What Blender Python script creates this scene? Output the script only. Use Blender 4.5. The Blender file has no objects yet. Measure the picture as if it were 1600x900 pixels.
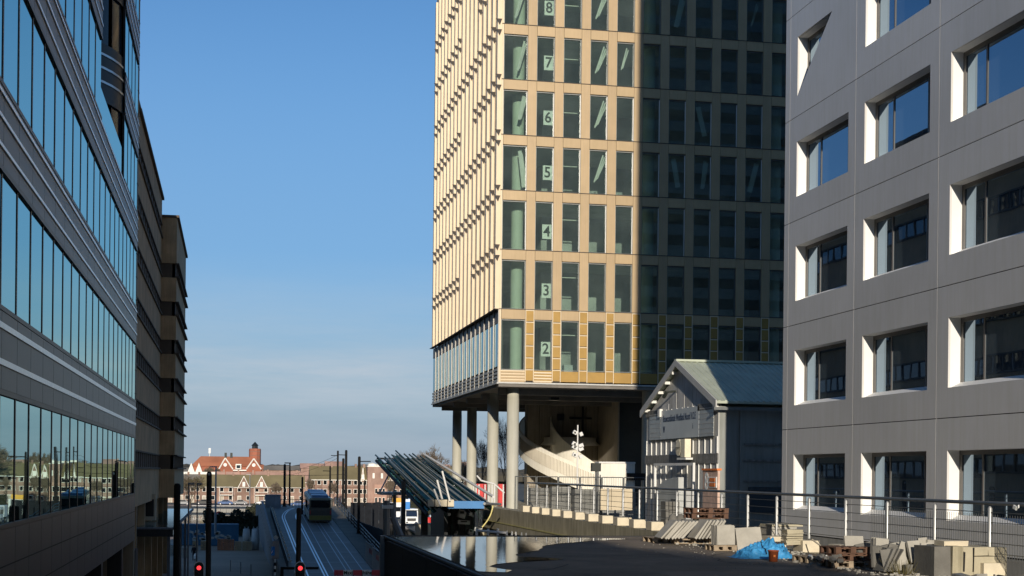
import bpy, bmesh, math, random
from mathutils import Vector, Matrix
random.seed(7)
R = math.radians
S = bpy.context.scene
COL = S.collection
# ------------------------------------------------------------------ camera, sky, sun, exposure
FPX, CX, HY, TH, RO = 2222.0, 800.0, 738.6, R(11.11), 0.0105
cam_d = bpy.data.cameras.new('camera'); cam = bpy.data.objects.new('camera', cam_d); COL.objects.link(cam)
cam_d.sensor_width = 36; cam_d.lens = FPX/1600*36; cam_d.shift_y = (HY-450)/1600
cam_d.clip_start = 0.5; cam_d.clip_end = 20000
cam.matrix_world = Matrix.Rotation(-TH, 4, 'Z') @ Matrix.Rotation(math.pi/2, 4, 'X') @ Matrix.Rotation(RO, 4, 'Z')
S.camera = cam
SUN_AZ = math.atan(0.163); SUN_EL = R(13.5)      # light travels towards +Y and a little +X
LD = Vector((math.sin(SUN_AZ)*math.cos(SUN_EL), math.cos(SUN_AZ)*math.cos(SUN_EL), -math.sin(SUN_EL)))
sun_d = bpy.data.lights.new('sun', 'SUN'); sun_d.energy = 4.3; sun_d.angle = R(0.5); sun_d.color = (1.0, .89, .74)
sun = bpy.data.objects.new('sun', sun_d); COL.objects.link(sun)
sun.rotation_euler = LD.to_track_quat('-Z', 'Y').to_euler(); sun.location = (0, -50, 80)
W = bpy.data.worlds.new('World'); S.world = W; W.use_nodes = True
nt = W.node_tree; N = nt.nodes; L = nt.links; N.clear()
sky = N.new('ShaderNodeTexSky'); sky.sky_type = 'NISHITA'; sky.sun_disc = False
sky.sun_elevation = SUN_EL; sky.sun_rotation = math.pi + SUN_AZ
sky.altitude = 0; sky.air_density = 1.0; sky.dust_density = 0.15; sky.ozone_density = 3.0
bg = N.new('ShaderNodeBackground'); bg.inputs['Strength'].default_value = 0.105
out = N.new('ShaderNodeOutputWorld')
tc = N.new('ShaderNodeTexCoord'); sep = N.new('ShaderNodeSeparateXYZ')
mp = N.new('ShaderNodeMapping'); mp.inputs['Scale'].default_value = (2.4, 2.4, 20)
nz = N.new('ShaderNodeTexNoise'); nz.inputs['Scale'].default_value = 2.0; nz.inputs['Detail'].default_value = 7; nz.inputs['Roughness'].default_value = .62
rp = N.new('ShaderNodeValToRGB'); rp.color_ramp.elements[0].position = .36; rp.color_ramp.elements[1].position = .66
band = N.new('ShaderNodeValToRGB'); cr = band.color_ramp
cr.elements[0].position = 0.0; cr.elements[0].color = (.35, .35, .35, 1)
cr.elements[1].position = .15; cr.elements[1].color = (0, 0, 0, 1)
e = cr.elements.new(.072); e.color = (1, 1, 1, 1)
e = cr.elements.new(.085); e.color = (.35, .35, .35, 1)
e = cr.elements.new(.03); e.color = (.35, .35, .35, 1)
mul = N.new('ShaderNodeMath'); mul.operation = 'MULTIPLY'
mul2 = N.new('ShaderNodeMath'); mul2.operation = 'MULTIPLY'; mul2.inputs[1].default_value = .85
mx = N.new('ShaderNodeMixRGB'); mx.inputs['Color2'].default_value = (4.9, 5.5, 6.2, 1)
L.new(tc.outputs['Generated'], sep.inputs[0]); L.new(tc.outputs['Generated'], mp.inputs[0]); L.new(mp.outputs[0], nz.inputs['Vector'])
L.new(nz.outputs['Fac'], rp.inputs[0]); L.new(sep.outputs['Z'], band.inputs[0])
L.new(rp.outputs[0], mul.inputs[0]); L.new(band.outputs[0], mul.inputs[1]); L.new(mul.outputs[0], mul2.inputs[0])
tnt = N.new('ShaderNodeMixRGB'); tnt.blend_type = 'MULTIPLY'; tnt.inputs['Fac'].default_value = 1; tnt.inputs['Color2'].default_value = (.70, .95, 1.16, 1)
L.new(sky.outputs[0], tnt.inputs['Color1'])
hzr = N.new('ShaderNodeValToRGB'); hr = hzr.color_ramp; hr.interpolation = 'EASE'     # pale blue air near the horizon, all round
hr.elements[0].position = 0.0; hr.elements[0].color = (.95, .95, .95, 1); hr.elements[1].position = .34; hr.elements[1].color = (0, 0, 0, 1)
e = hr.elements.new(.14); e.color = (.62, .62, .62, 1)
hcol = N.new('ShaderNodeValToRGB'); hc = hcol.color_ramp; hc.elements[0].position = 0; hc.elements[0].color = (.27, .345, .44, 1); hc.elements[1].position = .15; hc.elements[1].color = (.195, .365, .62, 1)
e = hc.elements.new(.06); e.color = (.30, .40, .52, 1)
hsc = N.new('ShaderNodeMixRGB'); hsc.blend_type = 'MULTIPLY'; hsc.inputs['Fac'].default_value = 1; hsc.inputs['Color2'].default_value = (9.8, 9.8, 9.8, 1)
hmx = N.new('ShaderNodeMixRGB')
L.new(sep.outputs['Z'], hzr.inputs[0]); L.new(sep.outputs['Z'], hcol.inputs[0]); L.new(hcol.outputs[0], hsc.inputs['Color1'])
L.new(hzr.outputs[0], hmx.inputs['Fac']); L.new(tnt.outputs[0], hmx.inputs['Color1']); L.new(hsc.outputs[0], hmx.inputs['Color2'])
L.new(mul2.outputs[0], mx.inputs['Fac']); L.new(hmx.outputs[0], mx.inputs['Color1'])
L.new(mx.outputs[0], bg.inputs['Color']); L.new(bg.outputs[0], out.inputs['Surface'])
S.view_settings.view_transform = 'Standard'; S.view_settings.look = 'None'
S.view_settings.exposure = 0.0; S.view_settings.gamma = 1.0

# ------------------------------------------------------------------ placing helpers (photo pixel + a real distance or plane -> world point)
FW = Vector((math.sin(TH), math.cos(TH), 0)); RT = Vector((math.cos(TH), -math.sin(TH), 0))
def ray(px, py):
    u, v = px-CX, HY-py
    a = u*math.cos(RO)-v*math.sin(RO); b = u*math.sin(RO)+v*math.cos(RO)
    return FW + RT*(a/FPX) + Vector((0, 0, b/FPX))
def at(px, py, d): return ray(px, py)*d
def onZ(px, py, z): r = ray(px, py); return r*(z/r.z)
def onY(px, py, Y): r = ray(px, py); return r*(Y/r.y)
def onX(px, py, X): r = ray(px, py); return r*(X/r.x)

# ------------------------------------------------------------------ materials
def lin(c): return tuple(((v/255)/12.92 if v/255 <= .04045 else ((v/255+.055)/1.055)**2.4) for v in c)
MATS = {}
def mat(name, col, rough=.7, metal=0.0, var=.18, scale=1.5, bump=0.0, bscale=None, streak=0.0, spec=.5, col2=None, emit=0.0, ov=0.0):
    m = bpy.data.materials.new(name); m.use_nodes = True; n = m.node_tree.nodes; l = m.node_tree.links
    p = n['Principled BSDF']; p.inputs['Roughness'].default_value = rough; p.inputs['Metallic'].default_value = metal
    p.inputs['Specular IOR Level'].default_value = spec
    g = n.new('ShaderNodeNewGeometry')
    t = n.new('ShaderNodeTexNoise'); t.inputs['Scale'].default_value = scale; t.inputs['Detail'].default_value = 6; t.inputs['Roughness'].default_value = .6
    l.new(g.outputs['Position'], t.inputs['Vector'])
    r = n.new('ShaderNodeValToRGB'); r.color_ramp.elements[0].position = .3; r.color_ramp.elements[1].position = .7
    c1 = tuple(max(0, c*(1-var)) for c in col); c2 = tuple(min(1, c*(1+var)) for c in (col2 or col))
    r.color_ramp.elements[0].color = c1+(1,); r.color_ramp.elements[1].color = c2+(1,)
    l.new(t.outputs['Fac'], r.inputs[0]); last = r.outputs[0]
    if streak:
        mpn = n.new('ShaderNodeMapping'); mpn.inputs['Scale'].default_value = (3, 3, .25); l.new(g.outputs['Position'], mpn.inputs[0])
        t2 = n.new('ShaderNodeTexNoise'); t2.inputs['Scale'].default_value = 2.5; t2.inputs['Detail'].default_value = 4; l.new(mpn.outputs[0], t2.inputs['Vector'])
        r2 = n.new('ShaderNodeValToRGB'); r2.color_ramp.elements[0].position = .35; r2.color_ramp.elements[1].position = .6
        k = 1-streak; r2.color_ramp.elements[0].color = (k, k, k*.97, 1)
        l.new(t2.outputs['Fac'], r2.inputs[0])
        mm = n.new('ShaderNodeMixRGB'); mm.blend_type = 'MULTIPLY'; mm.inputs['Fac'].default_value = 1
        l.new(last, mm.inputs['Color1']); l.new(r2.outputs[0], mm.inputs['Color2']); last = mm.outputs[0]
    if ov:
        oi = n.new('ShaderNodeObjectInfo'); mo = n.new('ShaderNodeMapRange'); mo.inputs['To Min'].default_value = 1-ov; mo.inputs['To Max'].default_value = 1+ov
        l.new(oi.outputs['Random'], mo.inputs['Value']); m3 = n.new('ShaderNodeVectorMath'); m3.operation = 'SCALE'
        l.new(last, m3.inputs[0]); l.new(mo.outputs[0], m3.inputs['Scale']); last = m3.outputs[0]
    l.new(last, p.inputs['Base Color'])
    if bump:
        tb = n.new('ShaderNodeTexNoise'); tb.inputs['Scale'].default_value = bscale or scale*6; tb.inputs['Detail'].default_value = 5
        l.new(g.outputs['Position'], tb.inputs['Vector'])
        b = n.new('ShaderNodeBump'); b.inputs['Strength'].default_value = bump; b.inputs['Distance'].default_value = .02
        l.new(tb.outputs['Fac'], b.inputs['Height']); l.new(b.outputs[0], p.inputs['Normal'])
    if emit:
        p.inputs['Emission Color'].default_value = tuple(col)+(1,); p.inputs['Emission Strength'].default_value = emit
    MATS[name] = m; return m
def mirror_glass(name, tint, body, fac0, rough=.01, wav=.0, wscale=.6, tilt=0.0):
    """coated facade glass: a dark body under a tinted reflection that grows at grazing angles"""
    m = bpy.data.materials.new(name); m.use_nodes = True; n = m.node_tree.nodes; l = m.node_tree.links; n.clear()
    o = n.new('ShaderNodeOutputMaterial'); g = n.new('ShaderNodeBsdfGlossy'); g.inputs['Color'].default_value = tint+(1,); g.inputs['Roughness'].default_value = rough
    d = n.new('ShaderNodeBsdfDiffuse'); d.inputs['Color'].default_value = body+(1,)
    lw = n.new('ShaderNodeLayerWeight'); lw.inputs['Blend'].default_value = .35
    mr = n.new('ShaderNodeMapRange'); mr.inputs['To Min'].default_value = fac0; mr.inputs['To Max'].default_value = .97
    l.new(lw.outputs['Fresnel'], mr.inputs['Value'])
    ms = n.new('ShaderNodeMixShader'); l.new(mr.outputs[0], ms.inputs[0]); l.new(d.outputs[0], ms.inputs[1]); l.new(g.outputs[0], ms.inputs[2])
    if wav:
        ge = n.new('ShaderNodeNewGeometry'); t = n.new('ShaderNodeTexNoise'); t.inputs['Scale'].default_value = wscale; t.inputs['Detail'].default_value = 2
        l.new(ge.outputs['Position'], t.inputs['Vector']); b = n.new('ShaderNodeBump'); b.inputs['Strength'].default_value = wav; b.inputs['Distance'].default_value = .05
        l.new(t.outputs['Fac'], b.inputs['Height']); last = b.outputs[0]
        if tilt:      # every pane sits a hair out of true
            oi = n.new('ShaderNodeObjectInfo'); wn = n.new('ShaderNodeTexWhiteNoise'); wn.noise_dimensions = '1D'; l.new(oi.outputs['Random'], wn.inputs['W'])
            su = n.new('ShaderNodeVectorMath'); su.operation = 'SUBTRACT'; su.inputs[1].default_value = (.5, .5, .5); l.new(wn.outputs['Color'], su.inputs[0])
            sc_n = n.new('ShaderNodeVectorMath'); sc_n.operation = 'SCALE'; sc_n.inputs['Scale'].default_value = tilt; l.new(su.outputs[0], sc_n.inputs[0])
            ad = n.new('ShaderNodeVectorMath'); ad.operation = 'ADD'; l.new(last, ad.inputs[0]); l.new(sc_n.outputs[0], ad.inputs[1])
            no = n.new('ShaderNodeVectorMath'); no.operation = 'NORMALIZE'; l.new(ad.outputs[0], no.inputs[0]); last = no.outputs[0]
        l.new(last, g.inputs['Normal'])
    l.new(ms.outputs[0], o.inputs[0]); MATS[name] = m; return m
def clear_glass(name, tint, refl=.08, rough=.0, gtint=(1, 1, 1), rmax=.95):
    m = bpy.data.materials.new(name); m.use_nodes = True; n = m.node_tree.nodes; l = m.node_tree.links; n.clear()
    o = n.new('ShaderNodeOutputMaterial'); g = n.new('ShaderNodeBsdfGlossy'); g.inputs['Roughness'].default_value = rough; g.inputs['Color'].default_value = gtint+(1,)
    t = n.new('ShaderNodeBsdfTransparent'); t.inputs['Color'].default_value = tint+(1,)
    lw = n.new('ShaderNodeLayerWeight'); lw.inputs['Blend'].default_value = .25
    mr = n.new('ShaderNodeMapRange'); mr.inputs['To Min'].default_value = refl; mr.inputs['To Max'].default_value = rmax
    l.new(lw.outputs['Fresnel'], mr.inputs['Value'])
    ms = n.new('ShaderNodeMixShader'); l.new(mr.outputs[0], ms.inputs[0]); l.new(t.outputs[0], ms.inputs[1]); l.new(g.outputs[0], ms.inputs[2])
    l.new(ms.outputs[0], o.inputs[0]); MATS[name] = m; return m

M = MATS
mat('panel_dark', (.046, .053, .062), .38, .35, .16, .7, streak=.14, ov=.10)
mat('alu', (.62, .64, .66), .32, .8, .08, 3)
mat('stripe', (.92, .94, .96), .3, .6, .06, 3)
mat('mullion_black', (.012, .013, .015), .4, .2, .1)
mirror_glass('glass_teal', (.60, .82, .78), (.012, .02, .024), .62, .01, .05, .35, .006)
mat('brown_concrete', (.56, .39, .22), .85, 0, .2, .6, .3, 6, streak=.15)
mat('brown_dark', (.12, .09, .062), .8, 0, .2, .6)
mat('white_frame', (.72, .72, .70), .5, 0, .06)
mat('tower_cream', (.43, .315, .18), .42, .15, .06, .9, streak=.05, ov=.05)
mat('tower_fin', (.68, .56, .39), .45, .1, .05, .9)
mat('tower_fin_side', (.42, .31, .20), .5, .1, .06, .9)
mat('tower_gold', (.36, .22, .055), .5, .25, .12, 1.2)
mat('tower_joint', (.05, .042, .035), .7, 0, .1)
mat('tower_low_fin', (.40, .38, .34), .45, .2, .08)
mat('tower_low_dark', (.09, .08, .09), .5, .3, .1)
clear_glass('glass_tower', (.80, .87, .83), .07, 0.0)
_n = M['glass_tower'].node_tree; _o = [x for x in _n.nodes if x.type == 'OUTPUT_MATERIAL'][0]; _src = _o.inputs[0].links[0].from_socket   # pale dust-like film, mixed in to brighten the dark panes
_d = _n.nodes.new('ShaderNodeBsdfDiffuse'); _d.inputs['Color'].default_value = (.50, .60, .57, 1); _m = _n.nodes.new('ShaderNodeMixShader')
_g = _n.nodes.new('ShaderNodeNewGeometry'); _t = _n.nodes.new('ShaderNodeTexNoise'); _t.inputs['Scale'].default_value = .7; _t.inputs['Detail'].default_value = 5; _n.links.new(_g.outputs['Position'], _t.inputs['Vector'])
_r = _n.nodes.new('ShaderNodeMapRange'); _r.inputs['To Min'].default_value = .0; _r.inputs['To Max'].default_value = .075; _n.links.new(_t.outputs['Fac'], _r.inputs['Value'])
_n.links.new(_r.outputs[0], _m.inputs[0]); _n.links.new(_src, _m.inputs[1]); _n.links.new(_d.outputs[0], _m.inputs[2]); _n.links.new(_m.outputs[0], _o.inputs[0])
mirror_glass('glass_tower_side', (.55, .72, .78), (.02, .03, .035), .5, .03, .1, .5)
mat('interior_dark', (.10, .105, .10), .9, 0, .25, .35)
mat('interior_ceiling', (.50, .52, .50), .9, 0, .2, .5)
mat('interior_wall', (.42, .44, .43), .9, 0, .5, .35)
mat('green_column', (.62, .70, .60), .6, 0, .04)
mat('blind_white', (.72, .74, .70), .6, 0, .1)
mat('sign_white', (.85, .87, .84), .5, 0, .03)
mat('ink_black', (.02, .025, .02), .6, 0, .05)
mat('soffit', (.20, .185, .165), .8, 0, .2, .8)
mat('column_concrete', (.50, .49, .42), .6, 0, .06, .8, streak=.08)
mat('core_wall', (.34, .30, .24), .8, 0, .18, .5, streak=.25)
mat('core_light', (.50, .45, .37), .8, 0, .15, .5, streak=.2)
mat('ramp_white', (.86, .83, .74), .6, 0, .06, .8, streak=.08)
mat('grey_facade', (.68, .67, .655), .55, .1, .06, .3, streak=.05, ov=.05)
mat('reveal_white', (.86, .86, .84), .5, 0, .04)
mat('window_frame', (.17, .16, .15), .5, .3, .1)
mirror_glass('glass_blue', (.42, .55, .68), (.07, .095, .12), .42, .008, .05, .4, .01)
mat('joint_dark', (.03, .03, .03), .8)
mat('joint_light', (.55, .55, .53), .6)
mat('plinth', (.33, .32, .29), .85, 0, .12, .8, .2, 8, streak=.15)
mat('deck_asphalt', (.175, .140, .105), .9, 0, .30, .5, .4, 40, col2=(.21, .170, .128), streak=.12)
mat('deck_edge', (.012, .013, .014), .6, 0, .2)
mat('upstand', (.42, .38, .27), .9, 0, .25, .7, .3, 10, streak=.3)
mat('moss', (.28, .25, .08), .95, 0, .3, 2)
mat('cube_cream', (.66, .59, .45), .85, 0, .12, 3, .2, 20)
mat('galv', (.42, .43, .43), .42, .5, .12, 4)
mat('galv_dark', (.17, .18, .18), .45, .6, .12, 4)
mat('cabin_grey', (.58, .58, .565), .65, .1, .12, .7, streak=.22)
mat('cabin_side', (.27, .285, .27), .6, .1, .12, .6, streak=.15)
mat('cabin_rib', (.74, .74, .70), .5, 0, .08)
mat('cabin_belt', (.22, .22, .21), .7, .1, .3, 5, streak=.3)
mat('roof_green', (.46, .50, .40), .55, .1, .14, .8)
mat('board_grey', (.50, .54, .55), .42, .1, .07, 1)
mat('board_text', (.03, .05, .09), .6)
mat('ac_cream', (.74, .68, .52), .5, 0, .1, 3)
mat('gable_trim', (.50, .50, .48), .5, .1, .08)
mat('steel_sheet', (.52, .54, .53), .38, .5, .1, 1.4)
mat('pink_board', (.62, .43, .34), .7, 0, .25, 4)
mat('orange', (.80, .22, .04), .6)
mat('wood', (.34, .27, .19), .85, 0, .3, 4, .3, 30)
mat('wood_brown', (.13, .07, .045), .85, 0, .3, 4, .3, 30)
mat('slab', (.40, .385, .34), .9, 0, .15, 2.2, .3, 18)
mat('slab_cream', (.44, .40, .29), .9, 0, .12, 2.2, .3, 18)
mat('slab_dark', (.16, .155, .14), .9, 0, .2, 2.2, .3, 18)
mat('tarp', (.035, .24, .52), .5, 0, .3, 5, .9, 14, col2=(.06, .33, .66))
mat('terracotta', (.42, .11, .04), .6, 0, .12, 4)
mat('dirt', (.10, .088, .068), .95, 0, .4, 1.5, .5, 12)
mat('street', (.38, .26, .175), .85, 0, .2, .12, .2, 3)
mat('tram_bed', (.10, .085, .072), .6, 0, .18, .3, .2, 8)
mat('pavement', (.145, .13, .10), .85, 0, .18, .5)
mat('rail_steel', (.36, .45, .56), .3, .8, .05)
mat('rail_light', (.26, .30, .34), .4, .5, .05)
mat('concrete_barrier', (.20, .205, .22), .8, 0, .15, .8, streak=.2)
mat('ground', (.075, .075, .060), .95, 0, .3, .02)
mat('canal', (.02, .03, .035), .05, 0, .1)
mat('pole_dark', (.014, .013, .012), .85, 0, .15, spec=.2)
mat('yard_dark', (.018, .020, .024), .95, 0, .2, spec=.1)
mat('bay_glass', (.02, .035, .055), .12, 0, .1)
mat('pole_brown', (.040, .031, .024), .8, 0, .15, spec=.2)
mat('pole_grey', (.25, .25, .25), .5, .4, .1)
mat('black_plastic', (.010, .010, .011), .4)
mat('rim_white', (.75, .76, .76), .5)
mat('red_lens', (1.0, .05, .06), .4, emit=1.6)
mat('dark_lens', (.02, .02, .02), .2)
mat('bus_white', (.22, .23, .19), .35, .1, .05)
mat('bus_green', (.13, .125, .025), .45, .1, .1)
mat('bus_dark', (.035, .035, .033), .4)
mat('bus_pod', (.10, .20, .36), .4)
mat('lens_red_off', (.25, .02, .02), .3)
mat('tyre', (.02, .02, .02), .8)
mat('rim_grey', (.4, .4, .42), .4, .5)
mirror_glass('glass_dark', (.7, .75, .8), (.012, .014, .016), .10, .02)
mat('truck_white', (.78, .79, .78), .4)
mat('car_white', (.75, .76, .78), .3); mat('car_blue', (.04, .09, .22), .3, .2); mat('car_grey', (.20, .21, .22), .3, .3); mat('car_black', (.02, .022, .026), .3)
mat('brick_pink', (.36, .235, .185), .9, 0, .25, .35, streak=.15)
mat('brick_brown', (.26, .165, .125), .9, 0, .25, .35, streak=.15)
mat('brick_red', (.34, .12, .07), .9, 0, .2, .3)
mat('tile_olive', (.20, .165, .085), .9, 0, .25, .12)
mat('tile_orange', (.46, .17, .085), .85, 0, .2, .12)
mat('tile_pink', (.46, .28, .21), .85, 0, .3, .12)
mat('tile_grey', (.18, .165, .14), .85, 0, .2, .12)
mat('white_paint', (.84, .81, .72), .6, 0, .06)
mat('curtain', (.45, .40, .32), .8)
mat('bark', (.085, .068, .050), .95, 0, .3, 2)
mat('twig', (.16, .125, .09), .95, 0, .3, 1)
mat('twig_dark', (.035, .030, .026), .95, 0, .3, 1)
mat('leaf_olive', (.10, .085, .025), .9, 0, .4, .5)
mat('hedge', (.028, .032, .018), .95, 0, .4, .4)
mat('woods', (.07, .062, .045), .95, 0, .35, .01)
mat('container_blue', (.035, .13, .22), .6, .1, .15, .5)
mat('brick_stack', (.36, .16, .085), .9, 0, .25, 1.5)
mat('brick_stack_tan', (.34, .25, .15), .9, 0, .2, 1.5)
mat('bag_white', (.50, .50, .48), .8, 0, .15, 1.5)
mat('skin', (.45, .27, .20), .6); mat('cloth_black', (.015, .015, .018), .9)
mat('red_paint', (.62, .03, .03), .5, 0, .1)
mat('red_board', (.55, .05, .07), .6, 0, .1)
mat('blue_beam', (.05, .20, .46), .5, .1, .1)
mat('sign_blue', (.02, .22, .60), .5)
clear_glass('glass_sheet', (.24, .38, .34), .04, .08, (.5, .75, .68), .26)
clear_glass('glass_canopy', (.35, .5, .6), .35, .12, (.75, .9, 1))
mat('dark_steel', (.022, .026, .028), .5, .3, .2, 1)
mat('steel_edge', (.45, .50, .50), .4, .6, .1, 2)
mat('dark_green', (.020, .050, .045), .35, .2, .3, 1)
mat('cream_wall', (.58, .50, .36), .8, 0, .1, 1)
mat('yellow_pipe', (.70, .60, .22), .5)
mat('grey_block', (.27, .27, .25), .9, 0, .15, 1.5)
mat('yellow_truck', (.75, .38, .03), .5)
# puddle
m = bpy.data.materials.new('puddle_water'); m.use_nodes = True; n_ = m.node_tree.nodes; l_ = m.node_tree.links
p_ = n_['Principled BSDF']; p_.inputs['Base Color'].default_value = (.02, .022, .022, 1); p_.inputs['Roughness'].default_value = .03; p_.inputs['IOR'].default_value = 1.5
p_.inputs['Specular IOR Level'].default_value = .9
g_ = n_.new('ShaderNodeNewGeometry'); mp_ = n_.new('ShaderNodeMapping'); mp_.inputs['Scale'].default_value = (1.2, .5, 1); l_.new(g_.outputs['Position'], mp_.inputs[0])
t_ = n_.new('ShaderNodeTexNoise'); t_.inputs['Scale'].default_value = 6; t_.inputs['Detail'].default_value = 3; l_.new(mp_.outputs[0], t_.inputs['Vector'])
b_ = n_.new('ShaderNodeBump'); b_.inputs['Strength'].default_value = .06; b_.inputs['Distance'].default_value = .02; l_.new(t_.outputs['Fac'], b_.inputs['Height']); l_.new(b_.outputs[0], p_.inputs['Normal'])
M['puddle'] = m

# ------------------------------------------------------------------ mesh builder
BOXF = [(0, 3, 2, 1), (4, 5, 6, 7), (0, 1, 5, 4), (1, 2, 6, 5), (2, 3, 7, 6), (3, 0, 4, 7)]
class MB:
    def __init__(s): s.v = []; s.f = []; s.mi = []; s.cur = 0; s.mats = []
    def use(s, m):
        m = M[m]
        if m not in s.mats: s.mats.append(m)
        s.cur = s.mats.index(m); return s
    def add(s, vs, fs):
        b = len(s.v); s.v += [tuple(v) for v in vs]
        for f in fs: s.f.append(tuple(b+i for i in f)); s.mi.append(s.cur)
        return s
    def box(s, x0, x1, y0, y1, z0, z1):
        if x0 > x1: x0, x1 = x1, x0
        if y0 > y1: y0, y1 = y1, y0
        if z0 > z1: z0, z1 = z1, z0
        return s.add([(x0, y0, z0), (x1, y0, z0), (x1, y1, z0), (x0, y1, z0), (x0, y0, z1), (x1, y0, z1), (x1, y1, z1), (x0, y1, z1)], BOXF)
    def obox(s, c, size, rot=None):
        c = Vector(c); rot = rot or Matrix.Identity(3); hx, hy, hz = size[0]/2, size[1]/2, size[2]/2
        vs = [c + rot @ Vector((sx*hx, sy*hy, sz*hz)) for sz in (-1, 1) for sx, sy in ((-1, -1), (1, -1), (1, 1), (-1, 1))]
        return s.add(vs, BOXF)
    def quad(s, *p): return s.add(p, [tuple(range(len(p)))])
    def tube(s, p, q, r, r2=None, n=8, cap=True):
        p = Vector(p); q = Vector(q); d = (q-p)
        if d.length < 1e-6: return s
        d.normalize(); a = d.orthogonal().normalized(); b = d.cross(a); r2 = r if r2 is None else r2
        vs = [p + (a*math.cos(2*math.pi*i/n)+b*math.sin(2*math.pi*i/n))*r for i in range(n)] + [q + (a*math.cos(2*math.pi*i/n)+b*math.sin(2*math.pi*i/n))*r2 for i in range(n)]
        fs = [(i, (i+1) % n, n+(i+1) % n, n+i) for i in range(n)]
        if cap: fs += [tuple(reversed(range(n))), tuple(range(n, 2*n))]
        return s.add(vs, fs)
    def path(s, pts, r, n=6):
        for a, b in zip(pts, pts[1:]): s.tube(a, b, r, n=n)
        return s
    def lathe(s, c, prof, n=16, a0=0, a1=2*math.pi):
        c = Vector(c); full = abs(a1-a0-2*math.pi) < 1e-6; m_ = n if full else n+1
        vs = [c+Vector((r*math.cos(a0+(a1-a0)*i/n), r*math.sin(a0+(a1-a0)*i/n), z)) for r, z in prof for i in range(m_)]
        fs = [(j*m_+i, j*m_+(i+1) % m_, (j+1)*m_+(i+1) % m_, (j+1)*m_+i) for j in range(len(prof)-1) for i in range(n)]
        return s.add(vs, fs)
    def prism(s, poly, y0, y1, axis='y'):
        """poly of 2D points extruded along an axis: (x,z) for y, (y,z) for x, (x,y) for z"""
        def P(a, b, t): return (a, t, b) if axis == 'y' else ((t, a, b) if axis == 'x' else (a, b, t))
        n = len(poly); vs = [P(a, b, y0) for a, b in poly]+[P(a, b, y1) for a, b in poly]
        return s.add(vs, [tuple(range(n)), tuple(reversed(range(n, 2*n)))]+[(i, n+i, n+(i+1) % n, (i+1) % n) for i in range(n)])
    def mesh(s, name, mt=None, smooth=False):
        me = bpy.data.meshes.new(name); me.from_pydata(s.v, [], s.f)
        if mt: me.materials.append(M[mt])
        else:
            for m in s.mats: me.materials.append(m)
            me.polygons.foreach_set('material_index', s.mi)
        bm = bmesh.new(); bm.from_mesh(me); bmesh.ops.recalc_face_normals(bm, faces=bm.faces); bm.to_mesh(me); bm.free()
        if smooth: me.polygons.foreach_set('use_smooth', [True]*len(me.polygons))
        me.update(); return me
def wloc(o):
    v = Vector((0, 0, 0))
    while o: v += o.location; o = o.parent
    return v
def put(name, me, parent=None, loc=(0, 0, 0), rz=0):
    """link a mesh at a WORLD location under an (unrotated) parent"""
    o = bpy.data.objects.new(name, me); COL.objects.link(o); loc = Vector(loc)
    if parent is not None: o.parent = parent; o.location = loc-wloc(parent)
    else: o.location = loc
    if rz: o.rotation_euler.z = rz
    return o
def part(name, mb, mt, parent, smooth=False):
    """mesh given in world coordinates, origin moved to its first vertex"""
    o0 = Vector(mb.v[0]); mb.v = [tuple(Vector(v)-o0) for v in mb.v]
    return put(name, mb.mesh(name, mt, smooth), parent, o0)
def tag(o, label, cat, group=None, kind=None):
    if label: o['label'] = label
    if cat: o['category'] = cat
    if group: o['group'] = group
    if kind: o['kind'] = kind
    return o
def thing(name, label, cat, loc=(0, 0, 0), group=None):
    o = bpy.data.objects.new(name, None); COL.objects.link(o); o.location = loc; o.empty_display_size = .2
    return tag(o, label, cat, group)
def struct(name, mb, mt, smooth=False):
    o = part(name, mb, mt, None, smooth); o['kind'] = 'structure'; return o
def copy_tree(o, parent=None, loc=None):
    c = o.copy(); COL.objects.link(c); c.parent = parent
    if loc is not None: c.location = loc
    for ch in o.children: copy_tree(ch, c)
    return c
def bx(*a): return MB().box(*a)
def text_mesh(body, size, mt, bold=0.0, align='CENTER', depth=.004, sx=1.0):
    cu = bpy.data.curves.new('lettering', 'FONT'); cu.body = body; cu.size = size; cu.extrude = depth; cu.offset = bold
    cu.align_x = align; cu.align_y = 'CENTER'; cu.resolution_u = 3
    o = bpy.data.objects.new('tmp_text', cu); COL.objects.link(o); bpy.context.view_layer.update()
    me = bpy.data.meshes.new_from_object(o.evaluated_get(bpy.context.evaluated_depsgraph_get()))
    bpy.data.objects.remove(o); bpy.data.curves.remove(cu)
    me.materials.clear(); me.materials.append(M[mt])
    for v in me.vertices: v.co.x *= sx
    return me
def text_on(name, body, size, mt, parent, loc, face='-Y', **k):
    me = text_mesh(body, size, mt, **k); o = put(name, me, parent, loc)
    o.rotation_euler = (math.pi/2, 0, 0) if face == '-Y' else (math.pi/2, 0, -math.pi/2)
    return o

# ================================================================== THE SETTING: ground, street, deck, bridge
GZ = -10.0
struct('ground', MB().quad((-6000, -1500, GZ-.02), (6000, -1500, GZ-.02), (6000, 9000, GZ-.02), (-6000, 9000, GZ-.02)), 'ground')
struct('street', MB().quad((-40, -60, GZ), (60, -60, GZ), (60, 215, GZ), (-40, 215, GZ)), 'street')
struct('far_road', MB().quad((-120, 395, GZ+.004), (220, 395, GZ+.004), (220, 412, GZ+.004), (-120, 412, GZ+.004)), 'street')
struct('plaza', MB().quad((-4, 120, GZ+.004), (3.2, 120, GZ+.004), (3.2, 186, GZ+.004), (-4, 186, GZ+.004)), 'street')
DZ = -1.95
DE0, DE1, DY = 4.85, 4.62, 42.6
# deck slab on which the rubble lies
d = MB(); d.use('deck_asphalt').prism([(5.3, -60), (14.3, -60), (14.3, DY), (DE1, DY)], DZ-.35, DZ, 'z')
struct('deck', d, 'deck_asphalt')
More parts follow.
